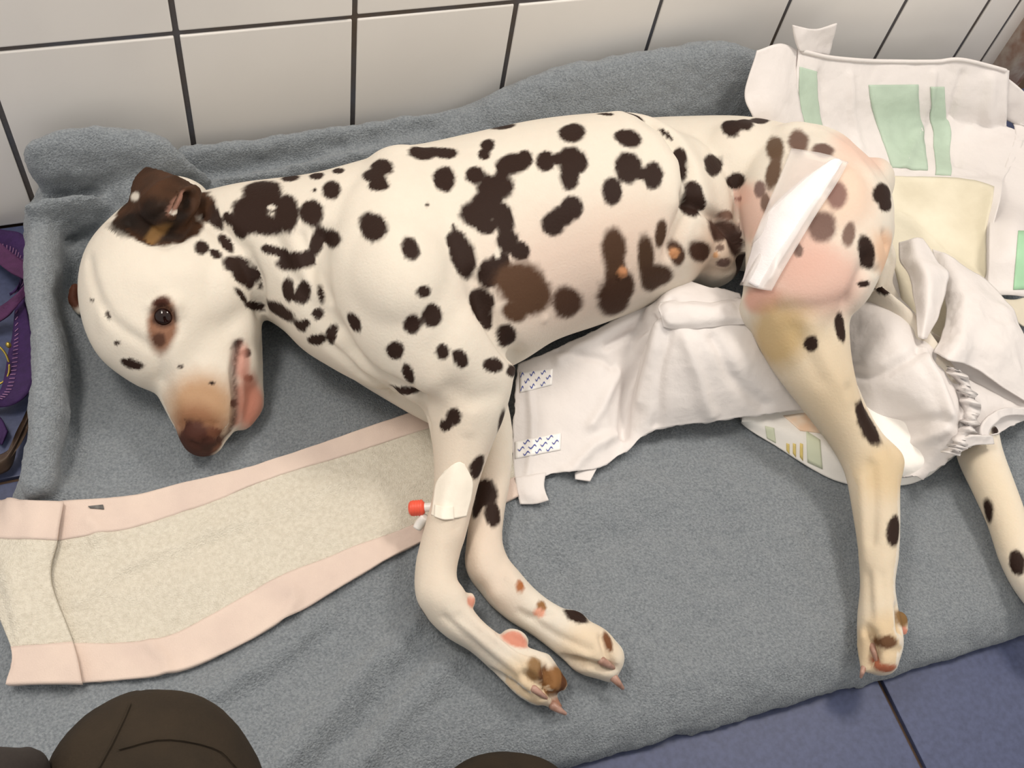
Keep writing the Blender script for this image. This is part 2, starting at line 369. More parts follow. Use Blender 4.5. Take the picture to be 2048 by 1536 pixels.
# ================================================================== SHEETS (cloth, film, straps)
def resolve(q):
    """(px, py, spec): spec float = height; ('b', off) lies on the blanket; ('d', off) lies on the dog; ('y', y) on an upright plane"""
    px, py, s = q
    if isinstance(s, tuple):
        if s[0] == 'b': return PB(px, py, s[1])
        if s[0] == 'd':
            h = dog_hit(px, py)
            if h is None: return PB(px, py, s[1]+0.03)
            return h[0]+h[1]*s[1]
        if s[0] == 'y': return PY(px, py, s[1])
    return P(px, py, s)
class Sheet:
    def __init__(self, rows, n=(40, 40), wr=0.0, wsc=30.0, seed=0.0, ridges=0.0, floor_off=None, edge=0.0, fine=0.0, creases=()):
        C = np.array([[resolve(q) for q in r] for r in rows])
        g = crom(C, n[0]); g = np.swapaxes(crom(np.swapaxes(g, 0, 1), n[1]), 0, 1)
        self.g = g; self.n = n
        N = self.normals(g)
        if wr or fine:
            d = 0.0
            if wr: d = wr*(fbm(g+seed, wsc, 2)+0.9*(0.3-np.abs(vnoise(g+seed+9.1, wsc*0.8))))
            if fine: d = d+fine*fbm(g+seed, wsc*5, 2)
            g = g+N*np.asarray(d)[..., None]
        for pts, cw, ca in creases:
            pix = np.stack([W/2+FPX*((g-CAM)@CR)/((g-CAM)@CF), H/2-FPX*((g-CAM)@CU)/((g-CAM)@CF)], -1)
            L3 = np.array([g.reshape(-1, 3)[np.argmin(((pix.reshape(-1, 2)-np.array(q))**2).sum(1))] for q in crom(np.array(pts, float), 8)])
            d = segdist(g, L3); g = g+N*(ca*np.exp(-(d/cw)**2))[..., None]
        if edge:
            for i in range(n[0]):
                for j in (0, n[1]-1):
                    g[i, j] = g[i, j]+nrm(g[i, 1 if j == 0 else -2]-g[i, j])*edge*fbm(g[i, j], 90, 3)
            for j in range(n[1]):
                for i in (0, n[0]-1):
                    g[i, j] = g[i, j]+nrm(g[1 if i == 0 else -2, j]-g[i, j])*edge*fbm(g[i, j], 90, 3)
        if floor_off is not None:
            hb = hbase(g[..., 0], g[..., 1])+floor_off; g[..., 2] = np.maximum(g[..., 2], hb)
        self.g = g; self.N = self.normals(g)
    def normals(self, g):
        du = np.gradient(g, axis=0); dv = np.gradient(g, axis=1); N = np.cross(du, dv)
        N /= np.linalg.norm(N, axis=-1, keepdims=True)+1e-12
        flip = np.einsum('ijk,ijk->ij', N, CAM-g).mean() < 0
        return -N if flip else N
    def at(self, s, t, off=0.0):
        s, t = np.broadcast_arrays(np.asarray(s, float), np.asarray(t, float))
        a, b = s*(self.n[0]-1), t*(self.n[1]-1); i = np.minimum(a.astype(int), self.n[0]-2); j = np.minimum(b.astype(int), self.n[1]-2); a = (a-i)[..., None]; b = (b-j)[..., None]
        def bl(X): return (X[i, j]*(1-a)*(1-b)+X[i+1, j]*a*(1-b)+X[i, j+1]*(1-a)*b+X[i+1, j+1]*a*b)
        n = bl(self.N); n = n/(np.linalg.norm(n, axis=-1, keepdims=True)+1e-12)
        return bl(self.g)+n*off
    def mesh(self, thick=0.0015, s0=0., s1=1., t0=0., t1=1., n=None, off=0.0):
        n = n or self.n
        SS, TT = np.meshgrid(np.linspace(s0, s1, n[0]), np.linspace(t0, t1, n[1]), indexing='ij')
        top = self.at(SS, TT, off); bot = self.at(SS, TT, off-thick)
        V = list(top.reshape(-1, 3))+list(bot.reshape(-1, 3)); F = []; K = n[0]*n[1]; c = n[1]
        for i in range(n[0]-1):
            for j in range(c-1):
                a = i*c+j; F.append((a, a+1, a+c+1, a+c)); F.append((K+a, K+a+c, K+a+c+1, K+a+1))
        bd = [j for j in range(c)]+[i*c+c-1 for i in range(1, n[0])]+[(n[0]-1)*c+j for j in range(c-2, -1, -1)]+[i*c for i in range(n[0]-2, 0, -1)]
        for k in range(len(bd)):
            a, b = bd[k], bd[(k+1) % len(bd)]; F.append((a, K+a, K+b, b))
        return V, F

# ================================================================== DOG
def zs(A, B, z, b): return (A, B, z, b)
parts = []
# neck, chest, ribs
parts.append(loft([zs((385, 385), (430, 590), .092, .045), zs((450, 364), (505, 612), .094, .050), zs((540, 350), (560, 640), .097, .056),
    zs((610, 338), (610, 672), .10, .063), zs((700, 310), (670, 725), .105, .071), zs((800, 282), (790, 790), .11, .078), zs((910, 258), (930, 765), .112, .081),
    zs((1010, 238), (1030, 712), .114, .083), zs((1120, 222), (1130, 672), .115, .084), zs((1220, 214), (1218, 638), .114, .083), zs((1300, 216), (1285, 606), .108, .076), zs((1348, 255), (1332, 565), .102, .064)], segs=40))
# loin, pelvis
parts.append(loft([zs((1180, 222), (1180, 645), .098, .062), zs((1290, 214), (1280, 595), .096, .060), zs((1400, 217), (1380, 556), .090, .056), zs((1500, 227), (1470, 545), .096, .062),
    zs((1600, 255), (1560, 565), .10, .067), zs((1660, 294), (1625, 590), .10, .062), zs((1696, 350), (1660, 585), .095, .048)], segs=36))
# upper hind leg from hip to paw
parts.append(loft([zs((1520, 300), (1720, 315), .135, .030), zs((1478, 370), (1783, 385), .145, .045), zs((1478, 460), (1785, 470), .148, .049), zs((1486, 545), (1748, 565), .14, .046),
    zs((1486, 600), (1712, 618), .13, .042), zs((1504, 655), (1704, 655), .118, .036), zs((1535, 712), (1712, 722), .108, .030), zs((1577, 768), (1726, 790), .098, .026),
    zs((1620, 828), (1742, 845), .088, .022), zs((1655, 880), (1762, 885), .080, .0195), zs((1688, 945), (1797, 935), .072, .0185), zs((1703, 1020), (1800, 1008), .066, .0180),
    zs((1716, 1100), (1798, 1095), .060, .0170), zs((1722, 1170), (1788, 1170), .056, .0160), zs((1716, 1235), (1798, 1232), .053, .0175), zs((1716, 1285), (1806, 1282), .050, .0175), zs((1724, 1322), (1796, 1324), .047, .0140)]))
parts.append(chain([(1766, 885, .080, 15), (1790, 919, .079, 21), (1784, 968, .070, 17), (1775, 1010, .067, 15)]))            # heel
parts.append(chain([(1700, 770, .092, 16), (1730, 835, .085, 15), (1772, 897, .080, 14)]))            # tendon
parts.append(ellip(1530, 600, .128, 46, 40, .036))                                                      # knee
parts.append(ellip(1650, 430, .165, 105, 90, .038, 60))                                                 # thigh muscle
# hip and seat bones, tail root
parts.append(ellip(1600, 300, .150, 70, 45, .022, 20))
parts.append(ellip(1722, 390, .125, 52, 62, .038, 70))
parts.append(ellip(1728, 490, .100, 60, 46, .045, 80))
parts.append(chain([(1752, 470, .10, 24), (1770, 520, .088, 24), (1764, 572, .075, 17)]))
parts.append(chain([(1764, 560, .074, 17), (1800, 618, .058, 14), (1850, 665, .056, 12), (1920, 700, .055, 9), (1980, 720, .052, 6)]))   # tail
parts.append(ellip(1470, 345, .118, 100, 88, .044, 10))
parts.append(ellip(1420, 385, .100, 70, 62, .040, 30))
# inguinal fold
parts.append(ellip(1415, 500, .100, 78, 52, .038, 30))
parts.append(ellip(1360, 505, .085, 60, 60, .035, 60))
# lower hind leg leaving the frame on the right
parts.append(loft([zs((1660, 560), (1800, 640), .07, .030), zs((1740, 640), (1870, 700), .064, .028), zs((1830, 760), (1930, 780), .060, .024), zs((1900, 850), (1985, 830), .055, .020), zs((1917, 925), (2003, 895), .054, .0195), zs((1945, 985), (2025, 955), .052, .0175), zs((1975, 1050), (2052, 1030), .050, .016),
    zs((1995, 1110), (2068, 1090), .049, .0155), zs((2020, 1165), (2095, 1140), .049, .0155), zs((2055, 1215), (2125, 1180), .048, .016), zs((2085, 1250), (2150, 1210), .047, .015), zs((2105, 1275), (2160, 1235), .045, .011)]))
# shoulder, upper arm, forearm, paw
parts.append(loft([zs((720, 385), (900, 340), .150, .034), zs((668, 470), (940, 430), .153, .044), zs((650, 560), (950, 540), .150, .047), zs((690, 655), (985, 625), .140, .044), zs((765, 735), (1028, 705), .126, .038),
    zs((822, 785), (1034, 760), .112, .032), zs((846, 826), (1012, 822), .102, .027), zs((860, 880), (988, 880), .092, .0225), zs((866, 940), (966, 940), .083, .0195), zs((862, 1000), (950, 1000), .075, .0175), zs((846, 1060), (936, 1060), .067, .0170),
    zs((832, 1120), (918, 1115), .060, .0170), zs((830, 1180), (914, 1162), .058, .0175), zs((846, 1224), (934, 1194), .057, .0180), zs((878, 1262), (960, 1230), .056, .0175), zs((925, 1295), (997, 1264), .054, .0170),
    zs((975, 1340), (1050, 1296), .050, .0175), zs((1018, 1378), (1104, 1318), .049, .0180), zs((1052, 1398), (1122, 1345), .047, .0145)]))
parts.append(chain([(985, 690, .125, 34), (1012, 738, .115, 24)]))                                      # point of the elbow
parts.append(ellip(800, 540, .168, 120, 110, .036, 60))                                                 # shoulder muscle
parts.append(ellip(715, 640, .118, 55, 70, .045, 60))                                                   # point of the shoulder
# far shoulder and foreleg on the blanket
parts.append(chain([(650, 660, .070, 40), (715, 715, .062, 42), (790, 765, .056, 40), (880, 815, .052, 40), (965, 850, .050, 36)]))
parts.append(loft([zs((900, 800), (1020, 800), .055, None), zs((955, 880), (1028, 876), .050, None), zs((950, 960), (1022, 956), .048, None), zs((940, 1020), (1012, 1016), .047, None), zs((932, 1080), (1006, 1072), .047, None),
    zs((930, 1135), (1016, 1115), .047, .0170), zs((955, 1182), (1046, 1150), .047, .0175), zs((998, 1226), (1082, 1186), .047, .017), zs((1050, 1262), (1118, 1212), .047, .0165), zs((1106, 1304), (1172, 1240), .049, .0175), zs((1150, 1340), (1215, 1262), .048, .018), zs((1195, 1356), (1240, 1290), .046, .014)]))
# toes
for t in ([(1040, 1350, .046, 26), (1080, 1384, .043, 19)], [(1065, 1330, .054, 27), (1094, 1352, .053, 22)], [(1085, 1328, .048, 24), (1122, 1368, .046, 15)], [(1085, 1385, .043, 18), (1113, 1412, .040, 13)],
          [(1160, 1318, .046, 26), (1222, 1352, .042, 15)], [(1165, 1285, .055, 27), (1206, 1303, .053, 21)], [(1200, 1285, .050, 24), (1236, 1320, .046, 14)],
          [(1740, 1275, .054, 22), (1748, 1312, .050, 16)], [(1728, 1290, .046, 15), (1730, 1338, .042, 10)], [(1772, 1275, .056, 24), (1776, 1322, .050, 20)], [(1800, 1238, .050, 16), (1806, 1262, .049, 11)],
          [(2105, 1255, .047, 15), (2145, 1285, .043, 11)], [(2098, 1250, .048, 15), (2124, 1290, .043, 11)], [(2125, 1238, .049, 14), (2158, 1268, .045, 10)]):
    parts.append(chain(t))
for c in ((1030, 1278, .049, 30, 17, .012, 22), (1150, 1238, .047, 30, 12, .012, 25), (1078, 1220, .054, 17, 13, .009, 0), (940, 1202, .055, 12, 15, .009, 0), (1042, 1172, .050, 9, 14, .009, -20)):
    parts.append(ellip(*c[:6], ang=c[6]))
# head: skull and muzzle
parts.append(loft([zs((275, 430), (430, 415), .085, .034), zs((226, 468), (482, 470), .088, .047), zs((176, 530), (508, 535), .090, .056), zs((166, 595), (518, 605), .089, .057), zs((186, 655), (520, 670), .083, .050),
    zs((245, 712), (515, 715), .074, .041), zs((302, 755), (505, 755), .068, .035), zs((326, 800), (492, 800), .064, .031), zs((345, 842), (475, 848), .060, .028), zs((362, 876), (448, 880), .057, .024)], segs=36))
parts.append(ellip(330, 575, .105, 120, 95, .040, 70))           # forehead
parts.append(ellip(445, 590, .092, 72, 95, .046, 10))
parts.append(ellip(470, 655, .078, 54, 75, .036, 5))
parts.append(ellip(478, 720, .066, 44, 70, .030, 0))            # cheek muscle
parts.append(ellip(345, 610, .125, 34, 26, .014, 20))            # brow
parts.append(ellip(228, 655, .095, 34, 44, .03, 30))             # far brow
parts.append(chain([(496, 660, .062, 28), (496, 720, .058, 30), (497, 775, .054, 30), (498, 810, .052, 30), (484, 838, .050, 25)]))   # lower jaw and lip
parts.append(chain([(390, 862, .062, 36), (397, 880, .056, 29)]))   # nose
parts.append(chain([(410, 740, .075, 70), (405, 800, .070, 62), (405, 850, .064, 48)]))   # muzzle fullness
parts.append(chain([(150, 575, .055, 12), (146, 600, .050, 12), (162, 620, .045, 14)]))   # far ear
# near ear: a thick folded flap
n_ear = len(parts)
def solid_sheet(rows, th, n=(22, 22)):
    return Sheet(rows, n=n).mesh(th, n=n)
parts.append(solid_sheet([[(290, 329, .128), (325, 338, .142), (360, 352, .148), (396, 371, .140)], [(266, 358, .126), (305, 372, .160), (345, 378, .166), (392, 392, .152)], [(257, 392, .128), (295, 405, .164), (335, 412, .170), (384, 418, .152)], [(256, 425, .130), (290, 440, .156), (330, 446, .160), (376, 444, .146)], [(268, 450, .128), (295, 462, .140), (325, 476, .142), (360, 466, .136)]], .014))
parts.append(chain([(390, 376, .152, 9), (366, 386, .168, 10), (350, 410, .172, 9), (346, 436, .164, 9)]))
parts.append(chain([(392, 384, .148, 13), (386, 415, .150, 12), (368, 446, .146, 11)]))
parts.append(chain([(268, 440, .135, 18), (310, 462, .142, 18), (345, 462, .140, 16)]))
EAR = np.concatenate([np.array(v) for v, f in parts[n_ear:]])
V, F = [], []
for v, f in parts:
    b = len(V); V += list(v); F += [tuple(i+b for i in q) for q in f]
tmp = mkmesh('dog_base', V, F)
md = tmp.modifiers.new('r', 'REMESH'); md.mode = 'VOXEL'; md.voxel_size = 0.0023; md.adaptivity = 0
dg = bpy.context.evaluated_depsgraph_get(); ev = tmp.evaluated_get(dg); me = bpy.data.meshes.new_from_object(ev)
nV = len(me.vertices); DV = np.zeros(nV*3); me.vertices.foreach_get('co', DV); DV = DV.reshape(-1, 3)
E = np.zeros(len(me.edges)*2, int); me.edges.foreach_get('vertices', E); E = E.reshape(-1, 2)
bpy.data.objects.remove(tmp)
deg = np.bincount(E.ravel(), minlength=nV).astype(float)
def lap(X):
    o = np.empty_like(X)
    for k in range(X.shape[1]):
        o[:, k] = (np.bincount(E[:, 0], X[E[:, 1], k], nV)+np.bincount(E[:, 1], X[E[:, 0], k], nV))/deg
    return o
# paws, ear and mouth keep more detail than the trunk
def soften(X, it, wgt):
    for _ in range(it):
        X = X+wgt[:, None]*0.6*(lap(X)-X)
        X = X-wgt[:, None]*0.3*(lap(X)-X)
    return X
px_ = W/2+FPX*((DV-CAM)@CR)/((DV-CAM)@CF); py_ = H/2-FPX*((DV-CAM)@CU)/((DV-CAM)@CF)
wtr = np.ones(nV)
wtr[(py_ > 1110)] = 0.2
wtr[(px_ < 560)] = 0.5
wtr[(px_ < 410) & (py_ < 490)] = 0.15
DV = soften(DV, 26, wtr)
faces = [tuple(p.vertices) for p in me.polygons]
FA = np.array([f if len(f) == 4 else (f[0], f[1], f[2], f[2]) for f in faces])
def vnormals(X):
    a = X[FA[:, 2]]-X[FA[:, 0]]; b = X[FA[:, 3]]-X[FA[:, 1]]; n = np.cross(a, b); o = np.zeros_like(X)
    for k in range(4):
        for c in range(3): o[:, c] += np.bincount(FA[:, k], n[:, c], nV)
    o /= np.linalg.norm(o, axis=1, keepdims=True)+1e-12
    return o
DN = vnormals(DV)
if (DN*(DV-DV.mean(0))).sum() < 0: DN = -DN
def rebvh():
    global BVH
    BVH = BVHTree.FromPolygons([Vector(v) for v in DV], faces)
rebvh()
def dog_hit(px, py):
    d = Vector(rayd(px, py)).normalized(); h = BVH.ray_cast(Vector(CAM), d)
    if h[0] is None: return None
    n = h[1]
    if n.dot(d) > 0: n = -n
    return np.array(h[0]), np.array(n)
# creases (-) and ridges (+) in the skin
STROKES = [
 ([(474, 690), (466, 744), (471, 800), (465, 850), (440, 880)], .0028, -.0050), ([(486, 690), (480, 744), (486, 800), (478, 845)], .004, .0015),
 ([(326, 636)], .011, -.0050), ([(300, 612), (322, 600), (350, 612), (356, 630)], .0035, .0022), ([(306, 660), (326, 668), (346, 655)], .0030, .0012),
 ([(178, 520), (186, 560), (200, 600), (220, 636), (250, 662), (285, 684), (312, 706), (322, 760)], .0050, -.0022), ([(200, 540), (212, 590), (240, 632), (290, 662)], .010, .0008), ([(256, 448), (300, 482), (332, 490), (370, 472), (398, 430)], .004, -.004), ([(300, 560), (330, 540), (380, 545)], .012, .0015),
 ([(400, 700), (430, 660), (470, 640)], .012, -.002), ([(350, 690), (360, 760), (370, 820)], .008, .002),
 ([(440, 455), (490, 500), (518, 560), (524, 620)], .006, -.0045), ([(552, 480), (575, 540), (620, 610), (660, 660)], .007, -.004), ([(600, 470), (625, 540), (650, 600)], .005, -.003),
 ([(640, 470), (636, 540), (650, 620), (700, 700), (770, 760), (840, 800)], .008, -.007), ([(655, 690), (720, 750), (790, 790)], .005, -.004),
 ([(950, 560), (970, 630), (1005, 690), (1044, 730)], .008, -.007), ([(840, 800), (858, 850), (862, 900)], .004, -.003),
 ([(900, 780), (940, 800), (990, 790)], .008, -.002), ([(880, 740), (920, 770)], .010, -.0015), ([(945, 830), (930, 900), (920, 980)], .006, .0015),
 ([(1282, 226), (1340, 266), (1376, 322), (1384, 392), (1362, 452), (1345, 500)], .008, -.010), ([(1240, 230), (1300, 275), (1338, 330), (1345, 400)], .012, .003),
 ([(1372, 392), (1440, 440), (1486, 500), (1486, 570)], .006, -.008), ([(1130, 470), (1150, 560), (1180, 630)], .02, -.002), ([(1010, 430), (1040, 540), (1070, 620)], .02, -.002),
 ([(1620, 245), (1700, 300), (1740, 350)], .008, .002), ([(1690, 620), (1640, 690), (1600, 740)], .012, -.002), ([(1700, 610), (1720, 560), (1735, 520)], .008, -.005), ([(1560, 620), (1640, 615), (1700, 600)], .008, -.0025),
 ([(1700, 780), (1735, 850), (1758, 900)], .006, -.003), ([(1745, 930), (1748, 1000), (1742, 1080)], .005, -.0035), ([(1722, 960), (1728, 1040), (1733, 1120)], .005, .0015),
 ([(1745, 1270), (1752, 1320)], .0035, -.0070), ([(1735, 1260), (1738, 1330)], .0032, -.0065), ([(1760, 1305), (1800, 1300)], .0035, -.002), ([(1795, 1215), (1800, 1260)], .0032, -.0050),
 ([(1050, 1350), (1085, 1375)], .0032, -.0065), ([(1092, 1330), (1100, 1365), (1092, 1392)], .0032, -.0065), ([(1095, 1390), (1120, 1398)], .0032, -.0065), ([(990, 1345), (1050, 1390)], .0032, -.0050),
 ([(1130, 1318), (1200, 1335), (1230, 1340)], .0032, -.0065), ([(1205, 1275), (1215, 1310), (1225, 1330)], .0032, -.0050), ([(1100, 1310), (1160, 1330)], .0032, -.0050),
 ([(1000, 1270), (1040, 1300), (1085, 1312)], .003, -.003), ([(1060, 1235), (1100, 1228)], .003, -.002), ([(1010, 1120), (1000, 1160), (960, 1180)], .008, -.002),
 ([(290, 400), (320, 372), (350, 360)], .006, .004), ([(372, 394), (370, 410), (360, 428)], .005, -.009), ([(300, 440), (330, 420), (345, 395)], .004, -.004), ([(275, 440), (320, 470), (360, 470)], .004, -.003),
 ([(1245, 545)], .0035, .0045), ([(1350, 506)], .0035, .0045), ([(1431, 511)], .003, .003), ([(1092, 640)], .003, .002),
 ([(382, 886), (395, 893)], .0025, -.003), ([(410, 884)], .003, -.003), ([(350, 862), (385, 842), (430, 850)], .003, -.002),
 ([(1770, 470), (1785, 530), (1770, 575)], .005, -.004), ([(1735, 540), (1765, 545)], .004, -.003), ([(1400, 470), (1440, 510), (1470, 560)], .006, .002), ([(1420, 540), (1450, 545), (1475, 530)], .005, -.002)]
STROKES += [([(850, 1195), (885, 1190), (915, 1180)], .012, .0028), ([(935, 880), (930, 960), (915, 1050)], .005, -.0020), ([(885, 1090), (880, 1160)], .006, .0012), ([(890, 1235), (960, 1300), (1030, 1358)], .0032, -.0022), ([(920, 1232), (985, 1285), (1040, 1325)], .0032, -.0020),
 ([(958, 1090), (962, 1140), (990, 1185)], .007, .0020), ([(1040, 1225), (1110, 1270), (1180, 1300)], .0032, -.0024), ([(1020, 1150), (1045, 1180)], .005, .0015), ([(1735, 1150), (1742, 1230)], .004, -.0020), ([(1765, 1150), (1770, 1240)], .004, -.0020), ([(1755, 1190), (1758, 1230)], .006, .0012),
 ([(870, 700), (900, 650), (930, 600)], .010, -.0018), ([(760, 430), (800, 520), (840, 620)], .020, .0020), ([(700, 400), (690, 480), (700, 560)], .014, .0015), ([(1620, 650), (1660, 740), (1700, 800)], .006, .0015), ([(1590, 660), (1640, 760)], .007, -.0015)]
disp = np.zeros(nV)
for pts, w, a in STROKES:
    H3 = []
    full = []
    for p, q in zip(pts[:-1], pts[1:]):
        for k in range(3): full.append((p[0]+(q[0]-p[0])*k/3, p[1]+(q[1]-p[1])*k/3))
    full.append(pts[-1])
    for q in full:
        h = dog_hit(*q)
        if h is not None: H3.append(h[0])
    if not H3: continue
    H3 = np.array(H3) if len(H3) > 1 else np.array([H3[0], H3[0]+1e-5])
    lo, hi = H3.min(0)-3*w, H3.max(0)+3*w
    idx = np.where(((DV > lo) & (DV < hi)).all(1))[0]
    if len(idx) == 0: continue
    d = np.full(len(idx), 1e9)
    for A, B in zip(H3[:-1], H3[1:]):
        ab = B-A
        if ab@ab > (0.05)**2: continue
        t = np.clip(((DV[idx]-A)@ab)/(ab@ab+1e-12), 0, 1); d = np.minimum(d, np.linalg.norm(DV[idx]-(A+t[:, None]*ab), axis=1))
    disp[idx] += a*np.exp(-(d/w)**2)
DV = DV+DN*disp[:, None]
DV = soften(DV, 2, np.ones(nV)*0.6)
# nothing sinks into the floor
DV[:, 2] = np.maximum(DV[:, 2], 0.012)
DN = vnormals(DV)
if (DN*(DV-DV.mean(0))).sum() < 0: DN = -DN
rebvh()
# ---------------------------------------------------------------- coat
cream = np.array([0.71, 0.655, 0.57]); col = np.tile(cream, (nV, 1))
nz = vnoise(DV, 150); nz2 = vnoise(DV, 420); nz3 = vnoise(DV, 22)
col *= (1+0.02*nz3+0.015*nz)[:, None]
def patch(cx, cy, rx, ry, ang, colr, soft=0.16, op=1.0, rag=0.10):
    h = dog_hit(cx, cy)
    if h is None: return
    c, n = h
    vd = nrm(CAM-c); cosv = max(n@vd, 0.3)
    n = nrm(n+vd*max(0, 0.35-(n@vd)))
    def onplane(px, py):
        d = rayd(px, py); den = d@n
        if abs(den) < 1e-4: return c
        return CAM+d*((c-CAM)@n/den)
    ca, sa = math.cos(math.radians(ang)), math.sin(math.radians(ang))
    e1 = onplane(cx+ca*rx, cy+sa*rx)-c; e2 = onplane(cx-sa*ry, cy+ca*ry)-c
    R = max(np.linalg.norm(e1), np.linalg.norm(e2))*1.6
    idx = np.where((np.abs(DV-c) < R).all(1))[0]
    if len(idx) == 0: return
    q = DV[idx]-c; Gm = np.array([[e1@e1, e1@e2], [e1@e2, e2@e2]]); st = np.linalg.solve(Gm+1e-14*np.eye(2), np.array([q@e1, q@e2])).T
    d = np.sqrt((st**2).sum(1))+rag*nz[idx]*0.9+rag*0.9*nz2[idx]
    k = 1-np.clip((d-(1-soft))/(2*soft), 0, 1); k = k*k*(3-2*k)
    k = k*(DN[idx]@n > -0.1)*(np.abs(q@n) < max(0.5*R, 0.012))*op
    col[idx] = col[idx]*(1-k[:, None])+np.array(colr)*k[:, None]
BR = srgb(44, 29, 23); BR2 = srgb(84, 60, 44); GR = srgb(112, 88, 80); PK = srgb(214, 174, 160); TAN = srgb(205, 174, 132); LIP = srgb(176, 112, 92)
big = 0.5
# soft skin tones first
for a in [(1640, 560, 100, 75, 0, PK, .45, .85), (1670, 365, 95, 75, 20, srgb(224, 196, 176), .4, .8), (1500, 425, 42, 62, -10, PK, .35, .75), (1520, 600, 40, 30, 0, srgb(206, 158, 142), .35, .9), (1720, 300, 60, 40, 35, srgb(218, 184, 168), .4, .8),
          (1600, 500, 60, 60, 0, PK, .5, .7), (1480, 390, 20, 25, 0, PK, .4, .6),
          (1640, 740, 90, 120, -30, srgb(210, 192, 164), .5, .8), (1700, 850, 60, 120, -25, srgb(206, 188, 160), .5, .8), (1750, 1080, 60, 190, 0, srgb(210, 194, 168), .5, .75), (1550, 672, 56, 66, 20, srgb(186, 158, 108), .45, .8), (1790, 935, 40, 60, 0, srgb(206, 182, 142), .5, .7), (1760, 1290, 50, 60, 0, srgb(208, 182, 142), .4, .7),
          (1985, 1000, 45, 150, -20, srgb(226, 208, 178), .5, .6), (1150, 550, 170, 110, -15, srgb(214, 190, 176), .6, .7), (1290, 480, 90, 90, -15, srgb(216, 194, 178), .6, .55), (1430, 500, 60, 60, 0, srgb(205, 180, 160), .4, .7), (1775, 510, 26, 46, 0, srgb(222, 184, 154), .4, .9),  # broad belly patch: pink skin, greyed for the less lit lower trunk
          (402, 812, 74, 66, 0, srgb(170, 130, 92), .5, .88), (395, 855, 58, 42, 10, srgb(134, 92, 66), .45, .85), (503, 806, 30, 50, -5, srgb(186, 130, 112), .4, .9), (488, 725, 15, 34, 0, srgb(200, 156, 142), .45, .85), (325, 652, 30, 44, 8, srgb(126, 84, 60), .25, .95),
          (890, 1000, 70, 220, 5, srgb(214, 198, 180), .6, .6), (980, 1100, 60, 160, -5, srgb(214, 196, 180), .6, .6), (1080, 1290, 90, 60, 30, srgb(208, 188, 164), .6, .6), (1180, 1300, 60, 50, 30, srgb(222, 198, 164), .5, .6), (1060, 1370, 60, 45, 40, srgb(214, 188, 150), .5, .7)]:
    patch(*a, rag=.05)
